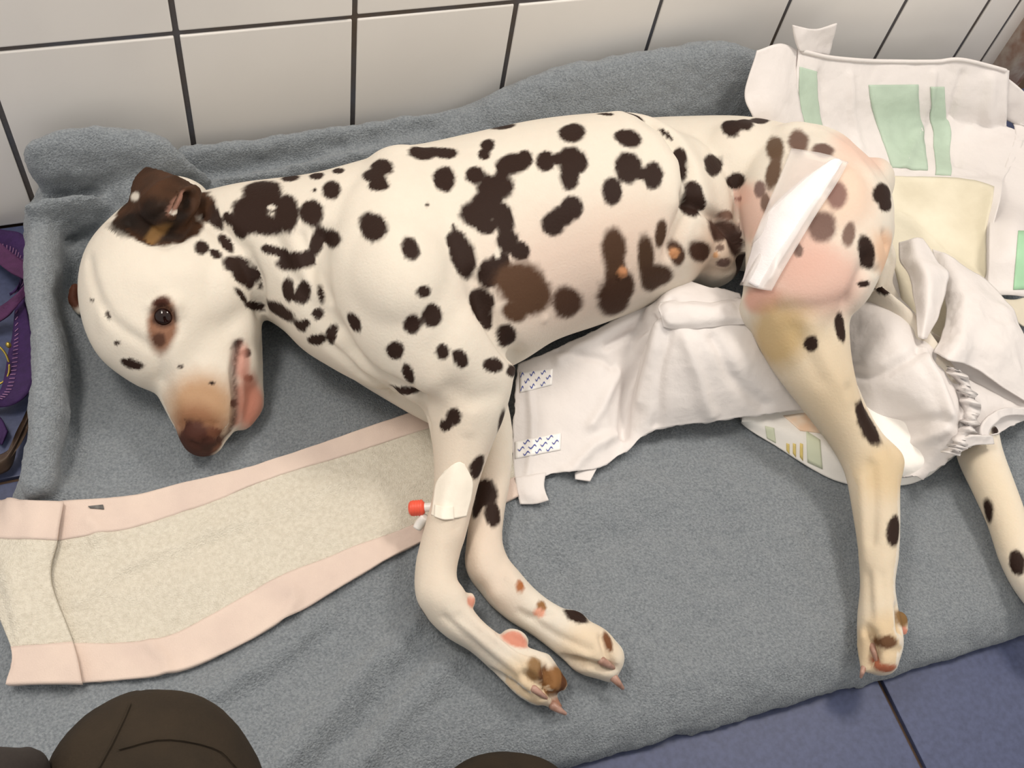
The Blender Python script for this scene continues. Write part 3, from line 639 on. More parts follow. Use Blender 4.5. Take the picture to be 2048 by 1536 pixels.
S_ = [  # dark spots: x, y, rx, ry, angle
 (412, 414, 20, 30, -18), (424, 426, 15, 30, -28), (404, 396, 12, 14, 0), (525, 383, 40, 30, 0), (500, 425, 38, 42, 0), (530, 450, 42, 20, 0), (572, 424, 26, 40, 0), (551, 408, 24, 18, 0), (622, 424, 25, 27, 0), (581, 355, 20, 11, 0), (633, 351, 15, 9, 0), (676, 341, 12, 7, 0), (663, 379, 19, 20, 0), (629, 380, 5, 4, 0),
 (458, 438, 12, 16, -35), (478, 462, 12, 20, -35), (543, 500, 24, 10, 15), (586, 523, 20, 19, 20), (567, 508, 16, 11, 20), (634, 484, 14, 28, 10), (614, 514, 15, 14, 0), (664, 478, 15, 19, 0),
 (404, 495, 15, 14, 20), (431, 508, 14, 9, 30), (452, 488, 11, 22, -38), (472, 530, 24, 16, 35), (486, 550, 24, 18, 45), (499, 562, 12, 18, 0), (521, 572, 5, 8, 0), (484, 592, 6, 20, -35), (505, 612, 17, 9, 15),
 (575, 581, 12, 24, -5), (607, 585, 17, 24, 15), (591, 595, 10, 10, 0), (642, 589, 7, 20, -10), (636, 628, 12, 12, 0), (611, 647, 10, 8, 30), (560, 622, 36, 12, 35), (600, 652, 16, 9, 40), (633, 680, 20, 11, -5), (663, 669, 11, 22, 15), (708, 645, 12, 22, -28),
 (184, 600, 4, 3, 0), (217, 630, 5, 9, -30), (234, 686, 7, 4, 10), (360, 733, 6, 4, 20), (424, 766, 5, 4, 0), (262, 728, 24, 10, 15), (478, 688, 8, 12, 15), (494, 706, 9, 9, 0),
 (762, 333, 24, 16, 0), (748, 352, 26, 16, 15), (757, 370, 22, 12, 0), (848, 305, 31, 15, 5), (886, 305, 30, 11, 2), (888, 357, 23, 26, 0), (745, 453, 27, 28, 0), (821, 496, 18, 25, -22), (925, 512, 27, 44, -15), (910, 482, 19, 22, 0), (908, 456, 5, 9, -20), (855, 410, 4, 4, 0),
 (848, 583, 15, 13, 0), (864, 631, 21, 24, 0), (825, 649, 18, 20, 20), (790, 701, 18, 19, 0), (885, 703, 14, 17, -10), (921, 717, 15, 21, -25), (988, 730, 21, 15, 12), (1025, 742, 11, 13, 0), (816, 749, 11, 22, -20), (800, 782, 32, 8, 12), (771, 803, 28, 8, 28),
 (1007, 253, 25, 11, -8), (975, 290, 15, 13, -20), (968, 308, 13, 12, 0), (1025, 327, 35, 22, -15), (1050, 318, 16, 19, 0), (950, 350, 20, 18, 0), (990, 372, 38, 30, 0), (1000, 345, 20, 18, 0), (955, 428, 35, 28, 10), (975, 400, 30, 22, 0), (972, 452, 22, 18, 0), (1008, 440, 20, 38, -10), (1015, 482, 22, 26, 0), (1040, 502, 20, 20, 0), (978, 548, 24, 30, 0), (1000, 525, 20, 22, 0),
 (957, 612, 25, 36, -8), (970, 640, 14, 22, -20), (1013, 672, 20, 22, 15),
 (1144, 264, 28, 19, -5), (1256, 276, 28, 18, 18), (1091, 322, 19, 21, 0), (1142, 318, 30, 26, 0), (1139, 354, 20, 26, 0), (1158, 326, 18, 22, 0), (1115, 318, 14, 12, 0), (1257, 334, 27, 33, -5), (1306, 350, 20, 28, 0), (1284, 347, 15, 12, 0), (1224, 382, 20, 29, 0), (1144, 415, 24, 24, -20), (1106, 448, 24, 25, 0), (1125, 432, 24, 21, 0),
 (1359, 314, 15, 20, 0), (1365, 342, 9, 22, 0), (1164, 224, 30, 4, 0), (1211, 228, 18, 4, 6), (1270, 231, 22, 4, 20), (1332, 268, 20, 5, 42),
 (1426, 329, 20, 23, -18), (1472, 362, 20, 16, -20), (1461, 251, 20, 17, 0), (1490, 245, 18, 13, 0), (1518, 241, 22, 10, -10), (1388, 382, 18, 24, -35), (1379, 417, 24, 17, 30), (1400, 404, 12, 20, -20),
 (1767, 386, 19, 22, 0), (1772, 408, 14, 16, 0), (1732, 505, 18, 32, 8), (1766, 579, 16, 11, 20), (1729, 568, 13, 7, 0),
 (1622, 687, 15, 17, 0), (1680, 655, 11, 30, -12), (1734, 846, 21, 50, -20), (1789, 1062, 12, 33, 5), (1991, 860, 8, 10, 0), (1976, 1022, 9, 25, -8), (2034, 1125, 17, 27, -8),
 (907, 834, 16, 18, 10), (891, 851, 12, 13, 0), (956, 934, 12, 26, 18), (1003, 842, 5, 24, 15), (970, 985, 25, 28, 0), (955, 1010, 10, 28, 15), (986, 1028, 16, 27, -8), (1009, 1055, 5, 30, 0), (1153, 1231, 28, 11, 25)]
for a in S_: patch(*a, BR, soft=.15 if a[2] > 9 else .3)
S2 = [(1040, 565, 50, 42, 0, BR2), (1062, 592, 44, 40, 0, BR2), (1030, 625, 26, 20, 20, BR2), (1228, 498, 25, 42, 0, srgb(74, 52, 38)), (1233, 548, 24, 40, 0, srgb(74, 52, 38)), (1228, 602, 32, 36, 0, srgb(66, 44, 32)), (1250, 575, 20, 32, 0, srgb(66, 44, 32)),
      (1292, 515, 17, 45, 0, srgb(70, 50, 36)), (1320, 552, 26, 22, 0, srgb(66, 46, 34)), (1302, 560, 20, 26, 0, srgb(66, 46, 34)), (1322, 468, 12, 29, 8, srgb(70, 50, 36)), (1135, 606, 30, 32, 10, srgb(70, 48, 36)),
      (1434, 460, 30, 14, 35, srgb(70, 50, 42)), (1464, 490, 14, 24, -30, srgb(70, 52, 46)), (1354, 508, 16, 26, -15, srgb(74, 52, 40)), (1401, 504, 24, 21, 30, srgb(66, 44, 34)), (1448, 526, 16, 9, -10, srgb(100, 80, 74)), (1478, 530, 9, 26, 0, srgb(76, 60, 54)), (1456, 430, 14, 9, 20, srgb(120, 96, 84)), (1440, 495, 9, 7, 0, srgb(120, 100, 90)),
      (1549, 294, 18, 27, 0, srgb(92, 72, 56)), (1597, 281, 21, 23, 0, srgb(106, 84, 74)), (1646, 300, 23, 15, 8, srgb(104, 82, 74)), (1546, 345, 15, 34, 15, srgb(96, 76, 62)), (1519, 378, 12, 18, 0, srgb(120, 98, 92)), (1530, 405, 10, 20, 0, srgb(116, 94, 84)), (1674, 388, 21, 28, 0, srgb(134, 104, 96)), (1644, 454, 29, 31, 0, srgb(118, 94, 86)), (1698, 469, 13, 25, 10, srgb(122, 100, 90)), (1597, 501, 9, 14, 0, srgb(120, 98, 90)), (1480, 398, 5, 5, 0, srgb(150, 110, 100)),
      (1802, 1236, 14, 22, -10, srgb(128, 98, 62)), (1775, 1284, 22, 13, 0, srgb(104, 74, 52)), (1808, 1262, 9, 8, 0, srgb(206, 140, 120)), (1772, 1338, 24, 8, 0, srgb(160, 96, 72)),
      (1041, 1171, 7, 12, -20, srgb(160, 100, 60)), (1083, 1213, 10, 13, 0, srgb(140, 100, 62)), (1078, 1226, 12, 8, 0, srgb(224, 164, 140)), (1216, 1282, 8, 22, -18, srgb(110, 70, 44)), (1248, 1325, 5, 18, -5, srgb(110, 70, 44)), (941, 1205, 10, 12, 0, srgb(214, 150, 130)),
      (1030, 1280, 28, 16, 22, srgb(206, 140, 120)), (1068, 1297, 12, 8, 20, srgb(92, 60, 46)), (1072, 1336, 16, 24, -10, srgb(140, 110, 76)), (1090, 1350, 9, 20, -10, srgb(100, 66, 42)), (1120, 1358, 13, 30, -8, srgb(140, 100, 62)), (1128, 1365, 6, 24, 0, srgb(90, 58, 38)), (1117, 1413, 16, 13, 30, srgb(150, 110, 92)),
      (422, 896, 30, 14, -20, srgb(112, 78, 62)), (497, 757, 10, 8, 0, srgb(90, 54, 44)), (467, 806, 9, 9, 0, srgb(90, 60, 46)), (396, 880, 38, 26, 10, srgb(74, 44, 36)), (395, 900, 30, 16, 0, srgb(50, 30, 26)), (430, 865, 14, 10, 0, srgb(100, 64, 48)),
      (1245, 545, 10, 12, 0, srgb(176, 124, 88)), (1349, 506, 9, 11, 0, srgb(180, 130, 92)), (1431, 511, 6, 6, 0, srgb(206, 160, 120)), (148, 590, 16, 30, 0, srgb(84, 50, 38)), (323, 605, 16, 10, 0, srgb(70, 40, 30)), (318, 680, 14, 14, 0, srgb(84, 56, 44)), (326, 634, 19, 15, 0, srgb(46, 28, 24))]
for a in S2: patch(*a, soft=.24, rag=.09)
# pale notches back in
for a in [(983, 340, 9, 11, 0), (543, 415, 9, 5, 0), (995, 505, 6, 12, 0)]: patch(*a, tuple(cream), soft=.3)
# the ear flap takes its colour from the ear itself
from mathutils.kdtree import KDTree
kd = KDTree(len(EAR))
for k, q in enumerate(EAR): kd.insert(Vector(q), k)
kd.balance()
ei = np.where(((DV > EAR.min(0)-.02) & (DV < EAR.max(0)+.02)).all(1))[0]
dist = np.array([kd.find(Vector(DV[k]))[2] for k in ei])
k_ = 1-np.clip((dist+.0015*nz[ei]-.0085)/.003, 0, 1)
ec_ = np.array(srgb(64, 42, 28))[None]*(1+.35*vnoise(DV[ei], 70)[:, None]); ec_ = np.clip(ec_, .004, 1)
col[ei] = col[ei]*(1-k_[:, None])+ec_*k_[:, None]
for a in [(286, 440, 30, 18, 20), (320, 470, 44, 14, 5), (300, 420, 22, 24, 0), (352, 440, 16, 24, 10), (260, 440, 16, 14, 0), (372, 405, 8, 20, 15)]: patch(*a, srgb(30, 21, 16), soft=.4, rag=.15, op=.85)  # darker patches put the fold shade into the ear colour
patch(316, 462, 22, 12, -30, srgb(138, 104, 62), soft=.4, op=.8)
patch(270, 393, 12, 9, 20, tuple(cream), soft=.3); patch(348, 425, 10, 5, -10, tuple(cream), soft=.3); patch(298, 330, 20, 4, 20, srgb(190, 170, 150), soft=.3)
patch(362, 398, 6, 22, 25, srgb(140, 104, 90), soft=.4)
NP = P(396, 880, .056); dn_ = np.linalg.norm((DV-NP)*np.array([1, 1, .8]), axis=1)+.0012*nz
k_ = 1-np.clip((dn_-.0150)/.003, 0, 1); col = col*(1-k_[:, None])+np.array(srgb(66, 40, 33))*k_[:, None]
# painted lines: mouth, lids
def line(pts, w, colr, op=1.0):
    H3 = [dog_hit(*q) for q in crom(np.array(pts, float), 16)]; H3 = np.array([q[0] for q in H3 if q is not None])
    idx = np.where(((DV > H3.min(0)-3*w) & (DV < H3.max(0)+3*w)).all(1))[0]
    d = segdist(DV[idx], H3)/w+.08*nz[idx]; k = np.exp(-d**2)*op
    col[idx] = col[idx]*(1-k[:, None])+np.array(colr)*k[:, None]
line([(484, 700), (482, 722), (484, 745)], .006, srgb(188, 136, 122), .7)
line([(492, 770), (502, 800), (496, 832)], .011, srgb(172, 112, 94), .8)
line([(478, 780), (480, 810), (474, 845)], .004, srgb(180, 120, 104), .7)
line([(474, 690), (467, 744), (471, 800), (465, 850), (440, 882), (412, 896)], .0030, srgb(58, 38, 32), .85)
line([(308, 622), (326, 612), (346, 624), (350, 640)], .0022, srgb(50, 32, 26), .8); line([(308, 642), (324, 652), (342, 648)], .0020, srgb(60, 38, 30), .8)
# a few spots on the side the photograph does not show
for k in range(26):
    i = rng.integers(nV)
    if DN[i, 2] < 0.1 and DV[i, 2] > 0.03 and (DN[i]@nrm(CAM-DV[i])) < -0.1:
        d = np.linalg.norm(DV-DV[i], axis=1)/rng.uniform(.009, .018)+.2*nz; kk = 1-np.clip((d-.87)/.26, 0, 1); col = col*(1-kk[:, None])+np.array(BR)*kk[:, None]

dme = bpy.data.meshes.new('body'); dme.from_pydata([tuple(v) for v in DV], [], faces); dme.update()
dme.polygons.foreach_set('use_smooth', [True]*len(dme.polygons))
at = dme.color_attributes.new('coat', 'FLOAT_COLOR', 'POINT')
at.data.foreach_set('color', np.concatenate([np.clip(col, 0, 1), np.ones((nV, 1))], 1).astype(np.float32).ravel())
m_coat = bpy.data.materials.new('short_spotted_coat'); m_coat.use_nodes = True; nt = m_coat.node_tree; p = nt.nodes['Principled BSDF']
an = nt.nodes.new('ShaderNodeAttribute'); an.attribute_name = 'coat'; nt.links.new(an.outputs['Color'], p.inputs['Base Color'])
p.inputs['Roughness'].default_value = 0.62; p.inputs['Specular IOR Level'].default_value = 0.15
p.inputs['Subsurface Weight'].default_value = 0.12; p.inputs['Subsurface Radius'].default_value = (0.004, 0.002, 0.0015); p.inputs['Subsurface Scale'].default_value = 1.0
tc = nt.nodes.new('ShaderNodeTexCoord'); n1 = nt.nodes.new('ShaderNodeTexNoise'); n1.inputs['Scale'].default_value = 450; n1.inputs['Detail'].default_value = 3
bp = nt.nodes.new('ShaderNodeBump'); bp.inputs['Strength'].default_value = 0.25; bp.inputs['Distance'].default_value = 0.0012
nt.links.new(tc.outputs['Object'], n1.inputs['Vector']); nt.links.new(n1.outputs['Fac'], bp.inputs['Height']); nt.links.new(bp.outputs['Normal'], p.inputs['Normal'])
dme.materials.append(m_coat)
dog = empty('dog', P(1050, 600, 0.0)); tag(dog, 'white dog with dark brown spots lying on its side on the grey blanket', 'dog')
body = bpy.data.objects.new('body', dme); COL.objects.link(body); body.parent = dog; body.matrix_parent_inverse = dog.matrix_world.inverted()
# eye
h = dog_hit(327, 634); ec = h[0]-h[1]*0.0045
bm = bmesh.new(); bmesh.ops.create_uvsphere(bm, u_segments=24, v_segments=16, radius=0.0090)
for v in bm.verts: v.co += Vector(ec)
eo = bpy.data.meshes.new('eye'); bm.to_mesh(eo); bm.free(); eo.polygons.foreach_set('use_smooth', [True]*len(eo.polygons))
eo.materials.append(mat('dark_brown_eye', srgb(40, 20, 16), rough=0.06, vscale=300, col2=srgb(22, 12, 12), spec=0.4)); e = bpy.data.objects.new('eye', eo); COL.objects.link(e); e.parent = dog; e.matrix_parent_inverse = dog.matrix_world.inverted(); e['label'] = 'dark brown glossy eye'
m_claw = mat('pinkish_claw', srgb(184, 148, 134), rough=0.35, vscale=120, col2=srgb(140, 104, 88))
for a, b in [((1068, 1378, 8), (1092, 1396, 4)), ((1106, 1412, 9), (1130, 1427, 4)), ((1204, 1322, 9), (1228, 1336, 4)), ((1228, 1356, 9), (1245, 1376, 4)), ((1744, 1292, 7), (1753, 1322, 3.5)), ((1727, 1336, 6), (1722, 1354, 3))]:
    ha, hb = dog_hit(a[0], a[1]), dog_hit(b[0], b[1])
    za = (ha[0][2] if ha else Z0+.012); zb = (hb[0][2] if hb and abs(hb[0][2]-za) < .012 else za-.004)
    za -= .001; zb = max(zb, Z0+.003)
    mid = ((a[0]+b[0])/2, (a[1]+b[1])/2)
    v, f = chain([(a[0], a[1], za, a[2]), (mid[0], mid[1], (za+zb)/2+.0015, (a[2]+b[2])*.52), (b[0], b[1], zb-.001, b[2])], sub=4, segs=12)
    mkmesh('claw', v, f, m_claw, dog)
# ================================================================== helpers that need finished surfaces
def surf_bvh(V, F): return BVHTree.FromPolygons([Vector(tuple(v)) for v in V], [tuple(int(i) for i in f) for f in F])
def on(bvh, px, py, off):
    d = Vector(rayd(px, py)).normalized(); h = bvh.ray_cast(Vector(CAM), d)
    if h[0] is None: return None
    n = h[1] if h[1].dot(d) < 0 else -h[1]
    return np.array(h[0]+n*off)
def joined(name, lst, m, parent, smooth=True):
    V, F = [], []
    for v, f in lst:
        b = len(V); V += list(v); F += [tuple(i+b for i in q) for q in f]
    return mkmesh(name, V, F, m, parent, smooth)
def tube3(pts, rad, segs=10, sub=4, ck=1.0):
    C = crom(np.array(pts, float), (len(pts)-1)*sub+1); R = crom(np.array(rad, float), len(C)) if np.ndim(rad) else np.full(len(C), rad)
    T = np.gradient(C, axis=0); NH, NV = [], []
    for k in range(len(C)):
        t = nrm(T[k]); up = np.array([0, 0, 1.0]) if abs(t[2]) < 0.95 else np.array([1.0, 0, 0]); nh = nrm(np.cross(up, t)); NH.append(nh); NV.append(np.cross(t, nh))
    return rings_mesh(rings_from(C, R, R, np.array(NH), np.array(NV), segs=segs, cap_k=ck))

# ================================================================== TOWEL
m_terry = mat('cream_terry', srgb(224, 218, 204), rough=0.95, vscale=300, col2=srgb(210, 203, 188), bump=0.6, bscale=900, bdist=0.003, spec=0.1)
m_hem = mat('pale_pink_hem', srgb(222, 204, 192), rough=0.9, vscale=24, col2=srgb(210, 192, 182), bump=0.35, bscale=900, bdist=0.0008, spec=0.15)
cols = [[(1012, 768), (1016, 806), (1022, 888), (1030, 955), (1036, 992)], [(830, 822), (835, 863), (838, 950), (832, 1048), (836, 1085)], [(690, 872), (700, 907), (712, 1000), (700, 1098), (722, 1150)], [(527, 925), (535, 957), (555, 1058), (556, 1158), (585, 1230)],
        [(400, 958), (415, 1005), (432, 1118), (420, 1234), (450, 1305)], [(260, 990), (268, 1052), (285, 1168), (308, 1281), (318, 1350)], [(118, 1004), (110, 1080), (95, 1170), (138, 1290), (152, 1366)]]
tw = Sheet([[(*q, ('b', .0055)) for q in r] for r in np.swapaxes(np.array(cols), 0, 1)], n=(61, 130), wr=.0026, wsc=24, floor_off=.0045, fine=.0003, creases=[([(160, 1200), (260, 1130), (420, 1060)], .006, .003), ([(240, 1160), (440, 1090), (640, 1020)], .005, -.003), ([(580, 1180), (590, 1200), (570, 1235)], .004, .003), ([(430, 1060), (560, 1000), (700, 960)], .006, .0025), ([(300, 1290), (330, 1320), (335, 1350)], .004, .003), ([(180, 1040), (200, 1060), (190, 1080)], .004, .003)])
towel = empty('towel', PB(450, 1150)); tag(towel, 'cream terry towel with pale pink hems spread across the blanket under the forelegs', 'towel')
mkmesh('terry_panel', *tw.mesh(.003, .25, .75, 0, 1, (34, 110)), m_terry, towel)
mkmesh('hem', *tw.mesh(.0035, 0, .255, 0, 1, (18, 110), off=.0006), m_hem, towel)
mkmesh('hem', *tw.mesh(.0035, .745, 1, 0, 1, (18, 110), off=.0006), m_hem, towel)
fe = Sheet([[(*q, ('b', .013 if k < 2 else .011)) for k, q in enumerate(r)] for r in [
    [(127, 1003), (60, 1001), (-10, 1000), (-60, 1000)], [(114, 1079), (55, 1076), (-8, 1074), (-60, 1070)], [(101, 1160), (55, 1170), (4, 1170), (-30, 1175)], [(146, 1285), (95, 1290), (40, 1294), (22, 1296)], [(164, 1366), (95, 1366), (30, 1368), (12, 1369)]]], n=(50, 30), wr=.0016, wsc=30, floor_off=.009)
fo = mkmesh('folded_end', *fe.mesh(.0055, .25, .75, 0, 1, (30, 30)), m_terry, towel)
mkmesh('end_hem', *fe.mesh(.0055, 0, .255, 0, 1, (14, 30), off=.0007), m_hem, fo)
mkmesh('end_hem', *fe.mesh(.0055, .745, 1, 0, 1, (14, 30), off=.0007), m_hem, fo)
tg = Sheet([[(176, 1012, ('b', .0075)), (206, 1009, ('b', .0075))], [(180, 1016, ('b', .0075)), (208, 1018, ('b', .0075))]], n=(6, 8))
mkmesh('care_label', *tg.mesh(.0008), mat('grey_label', srgb(120, 118, 116), var=.3, vscale=300), towel)

# ================================================================== DIAPER spread under the belly and hind leg
m_film = mat('white_diaper_film', srgb(242, 237, 235), rough=0.5, var=.02, vscale=12, bump=.35, bscale=70, bdist=.004, spec=.3, translucent=.15)
m_core = mat('white_padding', srgb(252, 249, 244), rough=0.8, var=.02, vscale=20, bump=.3, bscale=120, bdist=.002, spec=.2)
dia = empty('open_diaper', PB(1300, 800)); tag(dia, 'white opened diaper spread on the blanket below the belly, with blue printed tape strips', 'diaper')
fp = Sheet([
 [(1036, 728, .052), (1120, 694, .062), (1215, 648, .078), (1290, 600, .092), (1345, 556, .104), (1410, 570, .108), (1480, 588, .104)],
 [(1030, 790, .050), (1110, 760, .056), (1200, 720, .066), (1268, 680, .070), (1326, 606, .112), (1410, 612, .116), (1498, 640, .108)],
 [(1026, 860, .045), (1110, 830, .051), (1200, 790, .058), (1258, 765, .054), (1322, 690, .098), (1430, 700, .106), (1522, 700, .098)],
 [(1026, 920, .042), (1110, 890, .046), (1205, 852, .050), (1252, 835, .045), (1318, 785, .074), (1440, 770, .084), (1566, 760, .080)],
 [(1032, 972, .039), (1105, 948, .040), (1192, 938, .041), (1255, 900, .041), (1312, 860, .048), (1440, 842, .054), (1612, 818, .060)]],
 n=(90, 150), wr=.0014, wsc=20, floor_off=.0035, edge=.0016, fine=.0002,
 creases=[([(1302, 640), (1272, 720), (1252, 800), (1246, 872)], .004, -.008), ([(1318, 650), (1296, 730), (1280, 800)], .006, .004), ([(1336, 660), (1318, 760), (1316, 850)], .005, -.004), ([(1185, 850), (1215, 790), (1235, 745)], .005, .004), ([(1120, 700), (1200, 720), (1225, 735)], .004, -.003),
   ([(1130, 960), (1180, 900), (1230, 870)], .005, .004), ([(1060, 780), (1062, 880), (1052, 960)], .003, .002), ([(1370, 680), (1400, 760), (1420, 830)], .006, .004), ([(1430, 680), (1470, 760), (1530, 810)], .006, -.004), ([(1345, 600), (1300, 650), (1215, 690)], .004, -.004), ([(1120, 720), (1170, 690), (1300, 620)], .006, .004)])
fV, fF = fp.mesh(.0012); mkmesh('front_panel', fV, fF, m_film, dia); fb = surf_bvh(fV, fF)
def onrow(bvh, pts, off): return [on(bvh, *q, off) if on(bvh, *q, off) is not None else P(*q, .11) for q in pts]
def ctrl_sheet(ctrl, n, wr=0.0, wsc=30.0):
    sh = Sheet.__new__(Sheet); g = crom(np.array(ctrl), n[0]); g = np.swapaxes(crom(np.swapaxes(g, 0, 1), n[1]), 0, 1); sh.n = n; sh.g = g; N = sh.normals(g)
    if wr: g = g+N*(wr*fbm(g, wsc, 2))[..., None]
    sh.g = g; sh.N = sh.normals(g); return sh
wb = ctrl_sheet([onrow(fb, [(1322, 608), (1345, 604), (1400, 606), (1440, 604), (1474, 598)], .0015), onrow(fb, [(1320, 618), (1345, 620), (1405, 622), (1440, 618), (1480, 610)], .0065), onrow(fb, [(1322, 640), (1345, 644), (1410, 644), (1450, 640), (1494, 634)], .0060), onrow(fb, [(1326, 654), (1350, 658), (1412, 656), (1455, 652), (1502, 648)], .0006)], (30, 60), .0015, 50)
mkmesh('waistband', *wb.mesh(.0015), m_film, dia)
tb = Sheet([[(1030, 955, ('b', .007)), (1060, 950, ('b', .008)), (1092, 945, ('b', .007))], [(1034, 985, ('b', .005)), (1062, 985, ('b', .008)), (1088, 972, ('b', .006))], [(1040, 1008, ('b', .004)), (1070, 1008, ('b', .005)), (1097, 1000, ('b', .010))]], n=(16, 16), wr=.001, wsc=40)
mkmesh('side_tab', *tb.mesh(.001), m_film, dia)
tb2 = Sheet([[(1150, 945, ('b', .006)), (1200, 925, ('b', .007))], [(1150, 958, ('b', .005)), (1180, 962, ('b', .006))]], n=(10, 10))
mkmesh('side_tab', *tb2.mesh(.001), m_film, dia)
m_tape = mat('tape_strip', srgb(250, 248, 246), rough=.35, var=.01)
m_blue = mat('blue_print', srgb(84, 96, 170), rough=.5, var=.08)
def tape(quad, rows, colsn):
    g = []
    for s in np.linspace(0, 1, 8):
        r = []
        for t in np.linspace(0, 1, 14):
            px = (quad[0][0]*(1-t)+quad[1][0]*t)*(1-s)+(quad[3][0]*(1-t)+quad[2][0]*t)*s; py = (quad[0][1]*(1-t)+quad[1][1]*t)*(1-s)+(quad[3][1]*(1-t)+quad[2][1]*t)*s
            q = on(fb, px, py, .0010); r.append(q if q is not None else PB(px, py, .006))
        g.append(r)
    sh = Sheet.__new__(Sheet); sh.g = np.array(g); sh.n = (8, 14); sh.N = sh.normals(sh.g)
    o = mkmesh('tape_strip', *sh.mesh(.0006), m_tape, dia)
    L = []
    for i in range(rows):
        for j in range(colsn):
            t0 = (j+.5+(.5 if i % 2 else 0))/colsn-.12; s0 = (i+.5)/rows
            if t0 > .97 or t0 < .03: continue
            cv = []
            for u in np.linspace(-1, 1, 13):
                cv.append((s0+.09*math.sin(u*math.pi*1.1)*(-1), t0+.075*u))
            V, F = [], []
            for k, (s, t) in enumerate(cv):
                wd = .055*(1-.5*abs(k-6)/6)
                for sg in (-1, 1): V.append(sh.at(min(max(s+sg*wd, 0.01), .99), min(max(t, 0.01), .99), .0004))
            for k in range(12): F.append((2*k, 2*k+1, 2*k+3, 2*k+2))
            L.append((V, F))
    joined('blue_print', L, m_blue, o)
tape([(1040, 745), (1106, 738), (1104, 770), (1040, 786)], 3, 3)
tape([(1030, 884), (1122, 866), (1121, 900), (1030, 918)], 3, 4)
# absorbent core under the hind leg
cr = Sheet([[(1490, 790, .052), (1590, 770, .055), (1720, 740, .055), (1830, 740, .055), (1900, 790, .055)], [(1484, 838, .046), (1600, 822, .052), (1715, 850, .055), (1825, 870, .055), (1915, 870, .055)],
    [(1483, 842, .042), (1575, 860, .050), (1700, 915, .053), (1822, 930, .053), (1915, 895, .052)], [(1482, 846, ('b', .004)), (1545, 888, ('b', .003)), (1680, 964, ('b', .003)), (1812, 970, ('b', .003)), (1908, 914, ('b', .004))]], n=(40, 70), wr=.002, wsc=22, floor_off=.003)
cV, cF = cr.mesh(.006); mkmesh('absorbent_core', cV, cF, m_core, dia); cb = surf_bvh(cV, cF)
def decal(name, quad, m, parent, bvh, off=.0008, n=(8, 8)):
    g = []
    for s in np.linspace(0, 1, n[0]):
        r = []
        for t in np.linspace(0, 1, n[1]):
            px = (quad[0][0]*(1-t)+quad[1][0]*t)*(1-s)+(quad[3][0]*(1-t)+quad[2][0]*t)*s; py = (quad[0][1]*(1-t)+quad[1][1]*t)*(1-s)+(quad[3][1]*(1-t)+quad[2][1]*t)*s
            q = on(bvh, px, py, off); r.append(q if q is not None else PB(px, py, .006))
        g.append(r)
    sh = Sheet.__new__(Sheet); sh.g = np.array(g); sh.n = n; sh.N = sh.normals(sh.g)
    return mkmesh(name, *sh.mesh(.0004), m, parent)
m_yel = mat('yellow_print', srgb(246, 222, 140), rough=.7, var=.05); m_grn = mat('pale_green_print', srgb(226, 232, 206), rough=.7, var=.05); m_org = mat('orange_stain', srgb(248, 214, 184), rough=.7, vscale=80, col2=srgb(246, 232, 214))
for x in (1573, 1586, 1600): decal('yellow_bar', [(x, 886), (x+6, 888), (x+6, 908+(x-1573)*.5), (x, 900+(x-1573)*.5)], m_yel, dia, cb, n=(5, 3))
decal('green_band', [(1530, 852), (1548, 856), (1552, 886), (1534, 876)], m_grn, dia, cb); decal('green_band', [(1612, 862), (1640, 880), (1645, 938), (1615, 924)], m_grn, dia, cb)
decal('orange_stain', [(1566, 832), (1610, 826), (1650, 868), (1600, 862)], m_org, dia, cb)
# right hand side panel around the far hind leg
rp = Sheet([
 [(1684, 585, .060), (1750, 578, .068), (1815, 606, .070), (1868, 690, .082), (1910, 716, .082), (2070, 690, .070)],
 [(1690, 690, .058), (1770, 670, .092), (1838, 702, .098), (1890, 745, .090), (1965, 765, .072), (2085, 775, .060)],
 [(1705, 780, .054), (1780, 772, .080), (1860, 785, .094), (1915, 806, .092), (1985, 803, .076), (2085, 804, .055)],
 [(1740, 880, .044), (1805, 862, .052), (1880, 862, .080), (1932, 856, .086), (1970, 843, .080), (2075, 828, .052)],
 [(1745, 955, .042), (1818, 958, .044), (1872, 940, .052), (1908, 912, .070), (1945, 892, .078), (1972, 872, .076)]], n=(90, 100), wr=.0022, wsc=22, floor_off=.004, edge=.005, fine=.0003,
 creases=[([(1700, 742), (1760, 748), (1841, 702)], .005, -.005), ([(1841, 702), (1880, 770), (1900, 830)], .005, .005), ([(1770, 850), (1830, 845), (1890, 835)], .005, -.004), ([(1790, 900), (1850, 880), (1890, 860)], .005, .004), ([(1900, 740), (1930, 790), (1930, 850)], .006, -.006), ([(1880, 720), (1960, 755), (2040, 800)], .006, -.006), ([(1820, 620), (1838, 660), (1841, 700)], .005, -.004)])
mkmesh('rear_panel', *rp.mesh(.0012), m_film, dia)
rpV, rpF = rp.mesh(.0012); rpb = surf_bvh(rpV, rpF)
wg = Sheet([[(1797, 484, .082), (1825, 476, .096), (1846, 476, .090)], [(1797, 520, .086), (1836, 510, .104), (1876, 522, .094)], [(1818, 552, .092), (1856, 545, .112), (1897, 556, .098)], [(1830, 612, .096), (1856, 610, .108), (1878, 630, .096)], [(1836, 674, .096), (1846, 678, .098), (1856, 678, .094)]], n=(50, 26), wr=.002, wsc=30)
mkmesh('side_wing', *wg.mesh(.0012), m_film, dia)
